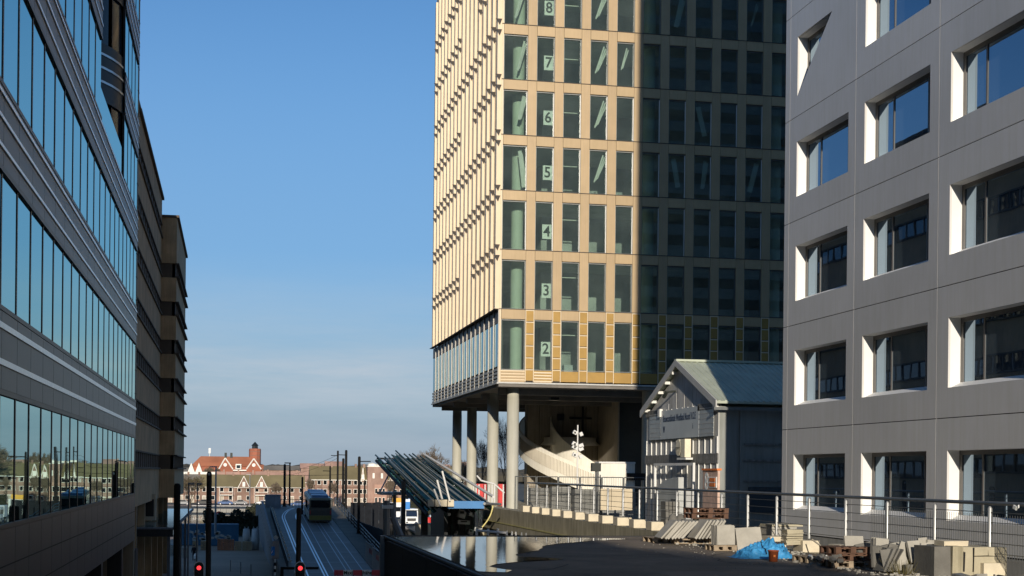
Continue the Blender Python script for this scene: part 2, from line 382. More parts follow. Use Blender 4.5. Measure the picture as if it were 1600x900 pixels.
# black parapet side under the deck edge, with a lip and two rails
fs = thing('deck_fascia', 'black panelled side of the deck running down from the edge of the puddle', 'fascia', (DE1, DY, DZ))
def ex(y): return DE1+(5.3-DE1)*(DY-y)/102.6
for i in range(10):
    y1 = DY-i*4.5; y0 = y1-4.46
    q = MB(); q.add([(ex(y0)-.14, y0, DZ-3.2), (ex(y1)-.14, y1, DZ-3.2), (ex(y1)-.14, y1, DZ-.12), (ex(y0)-.14, y0, DZ-.12), (ex(y0)-.02, y0, DZ-3.2), (ex(y1)-.02, y1, DZ-3.2), (ex(y1)-.02, y1, DZ-.12), (ex(y0)-.02, y0, DZ-.12)],
                   [(0, 1, 2, 3), (4, 7, 6, 5), (0, 3, 7, 4), (1, 5, 6, 2), (3, 2, 6, 7), (0, 4, 5, 1)])
    part('fascia_panel', q, 'deck_edge', fs)
part('edge_lip', MB().tube((ex(-20)-.10, -20, DZ-.03), (ex(DY)-.10, DY, DZ-.03), .055, n=8), 'deck_edge', fs)
part('ledge', MB().tube((ex(-20)-.2, -20, DZ-1.2), (ex(DY)-.2, DY, DZ-1.2), .06, n=6), 'dark_steel', fs)
part('end_panel', bx(DE1-.12, 14.5, DY+.003, DY+.15, DZ-3.2, DZ+.03), 'deck_edge', fs)
part('corner_post', bx(DE1-.25, DE1-.13, DY-.1, DY+.15, DZ-6, DZ+.02), 'pole_grey', fs)
# old repairs in the deck surface: bitumen patches a shade darker, and poured crack lines
for x0, x1, y0, y1 in ((8.2, 9.7, 24.5, 27.5), (10.4, 11.3, 31, 35.5), (6.4, 7.2, 18, 21)):
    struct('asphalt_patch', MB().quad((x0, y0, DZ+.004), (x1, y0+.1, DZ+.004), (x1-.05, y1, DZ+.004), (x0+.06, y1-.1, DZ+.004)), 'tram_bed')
q = MB(); random.seed(14)
for k in range(9):
    p = Vector((random.uniform(6.5, 12.5), random.uniform(20, 40), DZ+.008)); ang = random.uniform(0, 6.28)
    for j in range(14):
        ang += random.uniform(-.5, .5); n2 = p+Vector((math.cos(ang), math.sin(ang), 0))*.3
        if not 5.6 < n2.x < 12.8: break
        sd = Vector((-math.sin(ang), math.cos(ang), 0))*.018; q.quad(p-sd, n2-sd, n2+sd, p+sd); p = n2
struct('crack_seals', q, 'joint_dark')
gm2 = MB()
for i in range(240):
    x = 13-abs(random.gauss(0, 1.6)); y = random.uniform(18, 38); s_ = random.uniform(.006, .018); gm2.obox((x, y, DZ+s_*.4), (s_*1.6, s_*1.3, s_), Matrix.Rotation(random.random()*3, 3, 'Z'))
tag(part('grit', gm2, 'slab', None), 'grit scattered thinly over the dark deck', 'grit', kind='stuff')
# puddle: one thin sheet of water following the photographed outline
pud = [(605, 838.6), (700, 838.4), (800, 838.6), (900, 840), (985, 842), (930, 844.5), (905, 846.5), (880, 848.5), (862, 851), (848, 853.5), (846, 857), (838, 860.5), (822, 863),
       (806, 866), (812, 869.5), (850, 871.2), (880, 873.4), (860, 875), (828, 876.5), (800, 878.5), (776, 881), (764, 885), (778, 888), (800, 891), (792, 894), (772, 893.6), (748, 892.6)]
pp = [onZ(x, y, DZ+.012) for x, y in pud]
for p in pp: p.x = max(p.x, ex(p.y)+.01)
fine = []
for i, p in enumerate(pp):
    q = pp[(i+1) % len(pp)]; seg = max(1, int((q-p).length/.35))
    for k in range(seg):
        t = k/seg; r = p.lerp(q, t)
        if 0 < k and 3 < i < 26: r += Vector((random.uniform(-.05, .05), random.uniform(-.12, .12), 0))
        fine.append(tuple(r))
pm = bpy.data.meshes.new('puddle'); bm = bmesh.new(); f = bm.faces.new([bm.verts.new(v) for v in fine]); bmesh.ops.triangulate(bm, faces=[f]); bmesh.ops.recalc_face_normals(bm, faces=bm.faces); bm.to_mesh(pm); bm.free(); pm.materials.append(M['puddle'])
po = put('puddle_water', pm); po['kind'] = 'structure'
# edge strip of dirt below the railing
dm = MB(); n = 46
rows = []
for i in range(n):
    y = 20+i*.5; w = 12.75+.25*math.sin(i*.9)+random.uniform(-.12, .12)
    rows.append((w, y))
for (x0, y0), (x1, y1) in zip(rows, rows[1:]):
    dm.quad((x0, y0, DZ+.005), (14.28, y0, DZ+.005), (14.28, y1, DZ+.005), (x1, y1, DZ+.005))
tag(part('dirt', dm, 'dirt', None), 'strip of brown dirt and sand along the foot of the railing', 'dirt', kind='structure')
# gravel crumbs over the dirt strip
gm = MB()
for i in range(900):
    y = random.uniform(22, 42); x = random.uniform(12.7, 14.3)-abs(random.gauss(0, .25)); s = random.uniform(.012, .05)
    gm.obox((x, y, DZ+s*.4), (s*1.6, s*1.3, s), Matrix.Rotation(random.random()*3, 3, 'Z'))
tag(part('gravel', gm, 'slab', None), 'loose gravel and crumbs of stone on the dirt', 'gravel', kind='stuff')

# upstand wall carrying the railing, and the lower court behind it
up = thing('upstand_wall', 'long concrete upstand wall under the wire railing, with a mossy ledge', 'wall', (14.5, DY, -2))
part('wall', bx(14.3, 15.0, -20, 81, -4.2, -1.97), 'upstand', up)
part('ledge', bx(14.05, 14.297, DY+.2, 81, -3.1, -2.72), 'upstand', up)
part('moss_strip', bx(14.03, 14.296, DY+.2, 80.9, -2.72, -2.70), 'moss', up)
part('wall_end', bx(14.05, 15.0, 81.003, 81.6, -6, -1.9), 'upstand', up)
struct('forecourt', bx(15.0, 60, -20, 88, -3.2, -3.0), 'plinth')
struct('terrace', bx(17.4, 70, 88.003, 123, -10, -2.4), 'upstand')
# lower basement wall under the terrace, left face
struct('terrace_edge', bx(15.003, 17.397, 81.603, 100, -10, -2.42), 'upstand')

# bridge with tram tracks climbing away from the street
def rz(y):
    if y <= 178: return GZ+max(0, (y-88))*.0534
    if y <= 190: t = (y-178)/12; return GZ+90*.0534+.0534*12*(t-t*t/2)
    return GZ+90*.0534+.32-(y-190)*.02
ys = [88+2*i for i in range(80)]
def strip(x0, x1, dz, a=88, b=246, mt='tram_bed'):
    q = MB(); yy = [y for y in ys if a <= y <= b]
    for y0, y1 in zip(yy, yy[1:]): q.quad((x0, y0, rz(y0)+dz), (x1, y0, rz(y0)+dz), (x1, y1, rz(y1)+dz), (x0, y1, rz(y1)+dz))
    return q
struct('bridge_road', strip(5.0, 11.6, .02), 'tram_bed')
struct('bridge_pavement', strip(11.6, 13.3, .10), 'pavement')
struct('bridge_shoulder', strip(3.9, 5.0, .10), 'pavement')
q = MB()
yy = ys
for y0, y1 in zip(yy, yy[1:]):
    for xa, xb in ((11.595, 11.60), (5.0, 5.005)):
        q.quad((xa, y0, rz(y0)-.02), (xb, y1, rz(y1)-.02), (xb, y1, rz(y1)+.10), (xa, y0, rz(y0)+.10))
struct('bridge_kerb', q, 'concrete_barrier')
q = MB()
for y0, y1 in zip(yy, yy[1:]):
    for X in (3.9, 13.3): q.quad((X, y0, GZ), (X, y1, GZ), (X, y1, rz(y1)+.1), (X, y0, rz(y0)+.1))
struct('bridge_side', q, 'concrete_barrier')
# the rails and the painted lines, each its own strip; the left track bends right at the crest
def rail(x, w, mt, bend=0, a=100, b=186):
    q = MB(); yy = [a+1.5*i for i in range(int((b-a)/1.5)+1)]
    def off(y): return bend*max(0, (y-168))**2*.006
    for y0, y1 in zip(yy, yy[1:]):
        q.quad((x+off(y0), y0, rz(y0)+.045), (x+w+off(y0), y0, rz(y0)+.045), (x+w+off(y1), y1, rz(y1)+.045), (x+off(y1), y1, rz(y1)+.045))
    return q
tt = thing('tram_track', 'left tram track, two bright rails on the bridge bending right at the crest', 'tram track', (6.6, 100, rz(100)))
for x in (5.72, 5.98, 7.3, 7.56): part('rail', rail(x, .13, '', 1), 'rail_steel', tt)
tt = thing('tram_track', 'right tram track with thin dull rails, under the bus on the bridge', 'tram track', (9.5, 100, rz(100)))
for x in (8.27, 9.35, 9.75, 10.72): part('rail', rail(x, .075, '', 0), 'rail_light', tt)
for y in (118, 125, 133, 142, 152): part('cross_joint', MB().quad((5.1, y, rz(y)+.035), (11.5, y, rz(y)+.035), (11.5, y+.12, rz(y+.12)+.035), (5.1, y+.12, rz(y+.12)+.035)), 'rail_light', tt)
# left concrete barrier of the bridge
br = thing('bridge_barrier', 'grey concrete barrier along the left side of the bridge', 'barrier', (3.8, 120, rz(120)))
for i in range(12):
    y0 = 128+i*5; y1 = y0+4.95
    q = MB(); q.add([(3.55, y0, rz(y0)-1.6), (3.9, y0, rz(y0)-1.6), (3.9, y0, rz(y0)+.85), (3.7, y0, rz(y0)+.85), (3.55, y1, rz(y1)-1.6), (3.9, y1, rz(y1)-1.6), (3.9, y1, rz(y1)+.85), (3.7, y1, rz(y1)+.85)], [(0, 1, 2, 3), (4, 7, 6, 5), (0, 4, 5, 1), (1, 5, 6, 2), (2, 6, 7, 3), (3, 7, 4, 0)])
    part('barrier_panel', q, 'concrete_barrier', br)
    part('slot', bx(3.53, 3.549, y0+1.2, y0+2.6, rz(y0)-.2, rz(y0)), 'black_plastic', br)
# lattice fence with studs along the shoulder
lf = thing('lattice_fence', 'low dark lattice fence with pale studs along the bridge shoulder', 'fence', (4.6, 118, rz(118)))
q = MB(); st = MB()
for i in range(46):
    y = 118+i*1.25
    q.tube((4.55, y, rz(y)+.1), (4.55, y+1.25, rz(y)+.95), .02, n=4); q.tube((4.55, y+1.25, rz(y)+.1), (4.55, y, rz(y)+.95), .02, n=4)
    if i % 2 == 0: st.obox((4.75, y, rz(y)+.95), (.13, .13, .16))
part('lattice', q, 'dark_steel', lf)['kind'] = 'stuff'; part('studs', st, 'cube_cream', lf)['kind'] = 'stuff'
part('top_rail', MB().tube((4.55, 118, rz(118)+.95), (4.55, 175, rz(175)+.95), .035, n=6), 'dark_steel', lf)
# right steel railing
rr = thing('bridge_railing', 'dark steel railing with three bars along the right side of the bridge', 'railing', (13.2, 100, rz(100)))
for dz_ in (.35, .7, 1.05): part('bar', MB().path([(13.2, y, rz(y)+dz_+.1) for y in range(100, 190, 6)], .05, 5), 'dark_steel', rr)
for i in range(23): y = 101+i*4; part('post', bx(13.15, 13.25, y, y+.1, rz(y), rz(y)+1.15), 'dark_steel', rr)
# crest railings facing us
cr_ = thing('crest_fence', 'dark fence with posts across the crest of the bridge', 'fence', (4, 192, -5))
part('top_rail', bx(4.2, 13.5, 192, 192.06, rz(190)+.95, rz(190)+1.02), 'dark_steel', cr_)
for i in range(24): x = 4.3+i*.4; part('baluster', bx(x, x+.06, 192.07, 192.11, rz(190), rz(190)+.98), 'dark_steel', cr_)
cb = thing('control_block', 'plain grey concrete block standing at the left end of the bridge crest', 'concrete block', at(426, 800, 186))
c0 = at(426, 800, 186); part('block', bx(c0.x-.95, c0.x+1.0, c0.y-1, c0.y+1, rz(186)-3, at(426, 774.5, 186).z), 'concrete_barrier', cb)
part('cap', bx(c0.x-1.0, c0.x+1.05, c0.y-1.05, c0.y+1.05, at(426, 774.5, 186).z+.003, at(426, 774, 186).z+.1), 'concrete_barrier', cb)
# dark noise wall and yard right of the bridge
nw = thing('yard_wall', 'long dark wall between the bridge and the building yard', 'wall', (15, 150, -8))
for i in range(7):
    y = 120+i*11; part('panel', bx(14.2, 14.35, y, y+10.9, GZ, -5.6-.05*i), 'yard_dark', nw)
nw2 = thing('yard_wall', 'dark cross wall of the yard behind the bridge railing', 'wall', at(600, 815, 230))
a = at(548, 790, 235); b = at(616, 790, 235)
for i in range(6):
    t0, t1 = i/6, (i+1)/6; x0 = a.x+(b.x-a.x)*t0; x1 = a.x+(b.x-a.x)*t1
    part('panel', bx(x0, x1-.05, a.y, a.y+.2, GZ, -5.2), 'yard_dark', nw2)

# ================================================================== BUILDING 1: dark glass office on the left
LX, LYE, PM = -3.72, 57.0, 1.706
ob = thing('glass_office', 'dark panelled office with teal mirror window bands and silver stripes on the left', 'office building', (LX, LYE, GZ))
WZ = [(-.97+3.6*n if n == 0 else -1.0+3.6*n, 1.23+3.6*n) for n in range(6)]
ncol = 22; y_end = LYE-.35
core = MB(); core.box(LX-14, LX-.12, 22, 41.25, -2.75, 21.2).box(LX-14, LX-.12, 49.85, LYE-.3, -2.75, 21.2).box(LX-14, LX-.12, 41.25, 49.85, -2.75, 9.75).box(LX-14, LX-4.5, 41.25, 49.85, 9.76, 21.2)
part('body', core, 'mullion_black', ob)
part('roof_edge', bx(LX-14, LX+.12, 20, LYE+.05, 21.2, 21.6), 'panel_dark', ob)
NOTCH = lambda y0, y1, z: z > 9.7 and y1 > 41.5 and y0 < 49.0
pane_m = {}
for n, (z0, z1) in enumerate(WZ):
    h = z1-z0
    pane = MB().box(-.03, .0, .05, PM-.05, .04, h-.04).mesh('window_pane', 'glass_teal')
    mull = MB().box(-.05, .022, -.045, .045, 0, h).mesh('mullion', 'mullion_black')
    lmul = MB().box(-.02, .010, .046, .075, 0, h).mesh('mullion_edge', 'alu')
    for i in range(ncol):
        y0 = y_end-(i+1)*PM
        if NOTCH(y0, y0+PM, z0): continue
        p = put('window_pane', pane, ob, (LX-.01, y0, z0))
        mu = put('mullion', mull, ob, (LX-.02, y0, z0)); put('mullion_edge', lmul, mu, (LX-.02, y0, z0))
    for a_, b_ in ([(y_end-ncol*PM, y_end)] if n < 3 else [(y_end-ncol*PM, 41.29), (49.83, y_end)]):
        part('window_head', bx(LX-.06, LX+.035, a_, b_, z1-.05, z1+.04), 'mullion_black', ob)
        part('window_sill', bx(LX-.06, LX+.03, a_, b_, z0-.05, z0+.03), 'mullion_black', ob)
sp_z = [(-2.75, WZ[0][0]-.06)]+[(WZ[n][1]+.05, (WZ[n+1][0]-.06) if n < 5 else 21.2) for n in range(6)]
for n, (z0, z1) in enumerate(sp_z):
    pn = MB().box(-.04, .0, .012, PM-.012, 0, z1-z0).mesh('cladding_panel', 'panel_dark')
    for i in range(ncol):
        y0 = y_end-(i+1)*PM
        if NOTCH(y0, y0+PM, z0-.1): continue
        put('cladding_panel', pn, ob, (LX+.02, y0, z0))
    segs = [(y_end-ncol*PM, y_end)] if z0 < 9.7 else [(y_end-ncol*PM, 41.29), (49.83, y_end)]
    hs = [] if n == 0 else ([.38, .97] if n == 1 else [.26, .72, 1.12])
    for hh in hs:
        for a_, b_ in segs: part('silver_stripe', bx(LX+.021, LX+.045, a_, b_, z0+hh, z0+hh+(.10 if n < 2 else .06)), 'stripe', ob)
    if n == 0:
        for hh in (.55, 1.1): part('reveal_joint', bx(LX+.021, LX+.03, y_end-ncol*PM, y_end, z0+hh, z0+hh+.02), 'joint_dark', ob)
# chamfered end pier
part('end_pier', bx(LX-14, LX+.0, y_end+.002, LYE+.15, -9.9, 21.6), 'core_wall', ob)
for k in range(26): part('pier_joint', bx(LX+.001, LX+.012, y_end+.01, LYE+.14, -2.5+k*.9, -2.48+k*.9), 'joint_dark', ob)
# round stair bay in the notch
rr_ = 4.2; cx, cy = LX-.03-rr_, 50.3
bay = part('stair_bay', MB().lathe((cx, cy, 0), [(rr_, 12.0), (rr_, 13.9)], 24, -math.pi/2, math.pi/2), 'black_plastic', ob, True)
for hh in (12.6, 13.06, 13.5): part('bay_stripe', MB().lathe((cx, cy, 0), [(rr_+.03, hh), (rr_+.03, hh+.075)], 24, -math.pi/2, math.pi/2), 'alu', bay, True)
for z0, z1 in ((9.8, 12.0), (13.9, 15.6), (17.5, 19.2)):
    for k in range(8):
        a0 = -math.pi/2+k*math.pi/8
        part('bay_pane', MB().lathe((cx, cy, 0), [(rr_-.06, z0), (rr_-.06, z1)], 2, a0+.03, a0+math.pi/8-.03), 'bay_glass', bay, True)
part('bay_spandrel', MB().lathe((cx, cy, 0), [(rr_, 15.6), (rr_, 17.5)], 24, -math.pi/2, math.pi/2), 'black_plastic', bay, True)
part('bay_core', MB().lathe((cx, cy, 0), [(rr_-.25, 9.76), (rr_-.25, 21.2)], 16, -math.pi/2, math.pi/2), 'mullion_black', bay, True)
part('balustrade', bx(LX-.06, LX-.04, 41.3, 49.8, 9.75, 10.75), 'glass_teal', ob)
# recessed ground storeys below, with pale frames
part('under_wall', bx(LX-9, LX-3.5, 20, LYE-.1, GZ, -2.76), 'brown_dark', ob)
for px, py0, dd in ((191, 880, 58), (212, 860, 66)):
    pass
for y in (36, 44, 52): part('pier', bx(LX-.6, LX-.1, y, y+.5, GZ, -2.77), 'panel_dark', ob)
# stepped neighbour facade behind: brown concrete building
bb = thing('brown_building', 'tall brown concrete apartment block with stepped sills and narrow dark windows', 'apartment block', (-6, 122, GZ))
def brown(x, y0, y1, ztop, zb=-2.4, depth=14):
    part('wall_core', bx(x-depth, x-.35, y0+.1, y1-.1, zb, ztop-.2), 'brown_dark', bb)
    zz = zb; n = 0
    while True:
        w0 = 3.2*n; w1 = w0+1.2
        if w1 > ztop-1.0:
            part('parapet', bx(x-depth, x, y0, y1, zz, ztop), 'brown_concrete', bb); part('coping', bx(x-depth, x+.18, y0-.1, y1+.1, ztop+.002, ztop+.2), 'brown_dark', bb); break
        part('spandrel', bx(x-depth+.1, x, y0, y1, zz, w0), 'brown_concrete', bb)
        part('sill', bx(x-.1, x+(.26 if x > -5 else .12), y0-.05, y1+.05, w0+.002, w0+.12), 'brown_dark', bb)
        part('window_head', bx(x-.1, x+(.22 if x > -5 else .05), y0-.05, y1+.05, w1-.1, w1-.002), 'brown_dark', bb)
        win = part('window', bx(x-.14, x-.10, y0+.3, y1-.3, w0+.12, w1-.1), 'glass_dark', bb)
        k = int((y1-y0-.6)/1.15)
        for i in range(k+1):
            y = y0+.3+i*(y1-y0-.7)/k
            part('window_post', bx(x-.099, x-.03, y, y+.09, w0+.12, w1-.1), 'pole_grey' if i % 2 == 0 else 'brown_dark', win)
        zz = w1; n += 1
brown(-6.0, 57.4, 91.9, 22.3); brown(-6.0, 92, 121.9, 22.4); brown(-4.78, 122, 145, 21.0)
part('base_wall', bx(-18, -7.5, 69, 140, GZ, -2.41), 'brown_dark', bb)
for y in (95, 104, 113, 122, 131, 140): part('base_pier', bx(-6.6, -6.1, y, y+.5, GZ, -2.41), 'brown_concrete', bb)
part('link_soffit', bx(-18, -7, LYE+.2, 69, -3.2, -2.41), 'brown_dark', bb)
# service cabinet on the ledge
sc_ = at(236, 804, 108); cb_ = thing('service_cabinet', 'beige upright cabinet with a dark grille under the brown block', 'cabinet', (sc_.x, sc_.y, -4))
part('cabinet_body', bx(sc_.x-.55, sc_.x+.35, sc_.y, sc_.y+.8, -3.9, -1.9), 'cream_wall', cb_); part('grille', bx(sc_.x-.4, sc_.x+.2, sc_.y-.03, sc_.y-.003, -3.6, -2.3), 'black_plastic', cb_)
# glass canopy along the street
gc = thing('street_canopy', 'pale blue glass canopy projecting over the pavement below the brown block', 'canopy', (-4, 100, -4.2))
for i in range(12):
    y = 100+i*4; x1 = -3.9+.1*(i % 2)
    part('canopy_pane', bx(-6.4, -4.0, y, y+3.9, -4.05, -4.0), 'glass_canopy', gc)
part('fascia', bx(-10, -3.95, 99.5, 99.9, -4.6, -4.1), 'dark_steel', gc); part('gutter', bx(-10, -3.9, 99.4, 99.95, -4.1, -3.98), 'concrete_barrier', gc)
part('edge_beam', bx(-3.99, -3.85, 100, 148, -4.15, -3.98), 'concrete_barrier', gc)
part('canopy_roof', bx(-12, -6.41, 100, 148, -4.3, -4.05), 'brown_dark', gc)
for y in (101, 112, 124, 136): part('post', bx(-4.4, -4.2, y, y+.2, GZ, -4.3), 'concrete_barrier', gc)
# portal frames at the passage under the office
for (xa, xb, ya, dd, lab) in ((172, 194, 878, 56, 'nearer pale frame standing in the dark passage under the glass office'), (196, 215, 860, 62, 'farther pale frame standing in the dark passage under the glass office')):
    p0 = at(xa, ya, dd); p1 = at(xb, ya, dd)
    pf = thing('portal_frame', lab, 'frame', (p0.x, p0.y, GZ), 'pale frames in the passage')
    part('frame_post', bx(p1.x-.1, p1.x, p0.y, p0.y+.1, GZ, p0.z), 'concrete_barrier', pf); part('frame_beam', bx(p0.x, p1.x, p0.y, p0.y+.1, p0.z, p0.z+.09), 'concrete_barrier', pf)
    part('frame_door', bx(p0.x+.02, p1.x-.11, p0.y+.12, p0.y+.2, GZ, p0.z-.01), 'black_plastic', pf)
# the office block further back along the same street (throws the shade over the deck)
rb = thing('rear_office', 'long dark office block down the street behind the viewpoint', 'office building', (-10, -60, GZ))
part('wall', MB().prism([(-240, GZ), (18, GZ), (18, 19.6), (-52, 19.4), (-70, 22.4), (-240, 23.5)], -22, -3.9, 'x'), 'panel_dark', rb)
for n in range(7): part('window_band', bx(-3.88, -3.85, -200, 17, -6+3.6*n, -3.8+3.6*n), 'glass_teal', rb)

rk = thing('rear_slab_block', 'added dark slab behind the viewpoint on the left, cutting sky glow', 'office building', (-60, -100, GZ))  # unseen block, added to keep bright sky off the shaded tower front
part('wall', bx(-190, -58, -130, -80, GZ, 62), 'brown_dark', rk)
for n in range(17): part('window_band', bx(-189, -59, -79.99, -79.9, -6+4*n, -4+4*n), 'glass_dark', rk)
rk = thing('rear_tower_block', 'added tall dark slab behind the viewpoint on the right, cutting sky glow and reflections', 'office building', (60, -100, GZ))  # unseen block, added to darken the tower's shaded front and its window reflections
part('wall', bx(13, 180, -130, -80, GZ, 125), 'brown_dark', rk)
for n in range(32): part('window_band', bx(14, 179, -79.99, -79.9, -6+4*n, -4+4*n), 'glass_dark', rk)
# ================================================================== BUILDING 2: the tower
TX, TY, TXE, TYE = 16.9, 90.85, 40.2, 122.0
FZ = [6.7, 10.66, 14.53, 18.4, 22.0, 25.6, 29.2, 32.8, 36.4, 40.0]
tw = thing('office_tower', 'tan and gold gridded office tower raised on round concrete columns', 'tower', (TX, TY, -2.4))
# floors and core inside
for i, z in enumerate(FZ):
    part('floor_slab', bx(TX+.35, TXE-.3, TY+.35, TYE-.4, z-.55, z-.12), 'interior_ceiling', tw)
part('inner_core', bx(TX+4, TXE-4, TY+6, TYE-8, 5.9, 40), 'interior_wall', tw)
part('back_wall', bx(TX+.4, TXE, TYE-.35, TYE-.1, 5.9, 40), 'interior_dark', tw)
part('right_wall', bx(TXE-.25, TXE, TY+.3, TYE-.1, 5.9, 40), 'tower_cream', tw)
part('roof_cap', bx(TX, TXE, TY, TYE, 39.99, 41.2), 'tower_cream', tw)
colm = MB().lathe((0, 0, 0), [(.40, 0), (.40, 1)], 18).mesh('inner_column', 'green_column', True)
for i in range(9):
    z0 = FZ[i]-.12; z1 = FZ[i+1]-.55
    for X in (18.35, 27.35, 36.4):
        o = put('inner_column', colm, tw, (X, 92.6, z0)); o.scale = (1, 1, z1-z0)
# columns X bounds of windows on the front
cols = [(TX+.12, 18.62)]
x = 18.62
while x < TXE-1.8: cols.append((x+.60, x+1.80)); x += 1.80
SP = .67
for fi in range(9):
    z0 = FZ[fi]; z1 = FZ[fi+1]-SP
    h = z1-z0
    shared = {}
    for ci, (xa, xb) in enumerate(cols):
        w = xb-xa; key = round(w, 2)
        if key not in shared:
            g = MB().box(0, w, -.01, .01, 0, h).mesh('window_pane', 'glass_tower')
            fr = MB().box(-.001, .05, -.09, .0, 0, h).box(w-.05, w+.001, -.09, .0, 0, h).box(.05, w-.05, -.09, 0, h-.07, h).box(.05, w-.05, -.09, 0, 0, .05).mesh('window_frame', 'galv_dark')
            edge = MB().box(w-.052, w-.012, -.10, -.091, 0, h-.07).mesh('frame_edge', 'reveal_white')
            spn = MB().box(.012, w-.012, -.05, .04, .02, SP-.02).mesh('spandrel_panel', 'tower_cream')
            shared[key] = (g, fr, spn, edge)
        g, fr, spn, edge = shared[key]
        win = put('window_pane', g, tw, (xa, TY+.20, z0))
        f_ = put('window_frame', fr, win, (xa, TY+.20, z0))
        if fi in (2, 3, 4): put('frame_edge', edge, win, (xa, TY+.20, z0))
        put('spandrel_panel', spn, tw, (xa, TY+.04, FZ[fi+1]-SP))
        if ci == 0 or True:
            pass
    part('floor_flashing', bx(TX-.02, TXE, TY-.035, TY-.012, FZ[fi+1]-.03, FZ[fi+1]+.015), 'tower_joint', tw)
    part('spandrel_back', bx(TX+.1, TXE, TY+.09, TY+.15, FZ[fi+1]-SP, FZ[fi+1]), 'tower_joint', tw)
# piers: tan ribbed above level 3, ladders of gold panels on level 2
pier_m = {}
for ci in range(1, len(cols)):
    xa = cols[ci-1][1]; xb = cols[ci][0]; w = xb-xa
    for fi in range(1, 9):
        z0, z1 = FZ[fi], FZ[fi+1]; key = round(z1-z0, 2)
        if key not in pier_m:
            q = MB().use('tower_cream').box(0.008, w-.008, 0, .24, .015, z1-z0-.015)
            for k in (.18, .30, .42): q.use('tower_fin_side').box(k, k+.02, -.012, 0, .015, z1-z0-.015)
            pier_m[key] = q.mesh('pier')
        put('pier', pier_m[key], tw, (xa, TY, z0))
    pb = part('pier', bx(xa+.01, xb-.01, TY+.03, TY+.24, 5.95, 10.64), 'tower_joint', tw)
    for k in range(2): part('pier_edge', bx(xa+.005 if k == 0 else xb-.055, xa+.055 if k == 0 else xb-.005, TY-.03, TY+.029, 5.95, 10.64), 'tower_fin', pb)
    for k in range(6):
        za = 5.98+k*.775; part('gold_panel', bx(xa+.06, xb-.06, TY-.005, TY+.028, za+.04, za+.71), 'tower_gold', pb)
        part('pier_bar', bx(xa+.056, xb-.056, TY-.028, TY+.027, za+.715, za+.775), 'tower_fin', pb)
# bottom band
for ci, (xa, xb) in enumerate(cols):
    if ci <= 1:
        bp = part('bottom_panel', bx(xa, xb, TY+.02, TY+.2, 5.9, 6.68), 'tower_gold' if ci else 'tower_fin', tw)
        for k in range(4): part('louvre', bx(xa+.01, xb-.01, TY-.025, TY+.018, 5.93+k*.19, 6.03+k*.19), 'tower_fin' if ci else 'tower_cream', bp)
    else: part('bottom_panel', bx(xa+.01, xb-.01, TY, TY+.2, 5.98, 6.66), 'tower_gold', tw)
part('bottom_edge', bx(TX-.02, TXE, TY-.04, TY+.1, 5.80, 5.90), 'gable_trim', tw)
# corner post
part('corner_post', bx(TX, TX+.11, TY, TY+.25, 5.9, 40), 'tower_fin', tw)
# left face: fins, dark brackets, lower glazed storey
MODL = 1.83; nl = 17
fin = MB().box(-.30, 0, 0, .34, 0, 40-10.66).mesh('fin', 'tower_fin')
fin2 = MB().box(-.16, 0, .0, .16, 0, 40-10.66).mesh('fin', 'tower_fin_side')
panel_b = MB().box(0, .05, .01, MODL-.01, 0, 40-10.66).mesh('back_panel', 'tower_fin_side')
br_m = MB().prism([(-.42, .40), (-.02, .40), (-.17, 0)], -.045, .0).mesh('bracket', 'tower_joint')
missing = {2: (), 3: (7, 8, 9), 4: (), 5: (), 6: (8, 9, 10), 7: (), 1: ()}
for i in range(nl):
    y = TY+.06+i*MODL
    put('back_panel', panel_b, tw, (TX, y, 10.66))
    put('fin', fin, tw, (TX, y, 10.66)); put('fin', fin2, tw, (TX, y+.95, 10.66)); put('fin', fin2, tw, (TX, y+1.35, 10.66))
    for fi in range(2, 9):
        if i in ((6, 7, 8) if fi in (2, 5) else ((5, 6, 7, 8) if fi == 7 else ())): continue
        for dz_ in (-.1, -SP-.12):
            put('bracket', br_m, tw, (TX, y-.003, FZ[fi]+dz_))
    part('low_pane', bx(TX+.02, TX+.06, y+.1, y+MODL-.02, 6.95, 9.75), 'glass_tower_side', tw)
    part('low_head', bx(TX+.0, TX+.05, y+.1, y+MODL-.02, 9.78, 10.6), 'tower_low_dark', tw)
    lm = part('low_mullion', bx(TX-.07, TX, y-.02, y+.06, 5.9, 10.62), 'tower_low_fin', tw)
    for k in range(4): part('low_louvre', bx(TX-.05, TX+.02, y+.11, y+MODL-.03, 5.93+k*.24, 6.08+k*.24), 'tower_low_fin', tw)
part('low_edge', bx(TX-.14, TX-.02, TY-.04, TYE, 5.78, 5.88), 'gable_trim', tw)
part('low_capping', bx(TX-.32, TX-.01, TY+.1, TYE, 10.62, 10.66), 'tower_joint', tw)
part('low_backing', bx(TX+.07, TX+.3, TY+.3, TYE, 5.92, 10.6), 'interior_dark', tw)
# soffit with beams
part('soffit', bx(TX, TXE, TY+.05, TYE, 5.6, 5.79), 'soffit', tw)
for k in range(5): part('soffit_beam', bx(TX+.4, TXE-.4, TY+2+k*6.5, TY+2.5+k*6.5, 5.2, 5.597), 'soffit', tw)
part('soffit_pipe', MB().path([onY(900, 618, 95), onY(945, 610, 95), onY(990, 606, 95)], .06), 'black_plastic', tw)
part('soffit_lamp', bx(*(lambda p: (p.x-.3, p.x+.3, 95, 95.5, 5.0, 5.2))(onY(867, 622, 95))), 'black_plastic', tw)
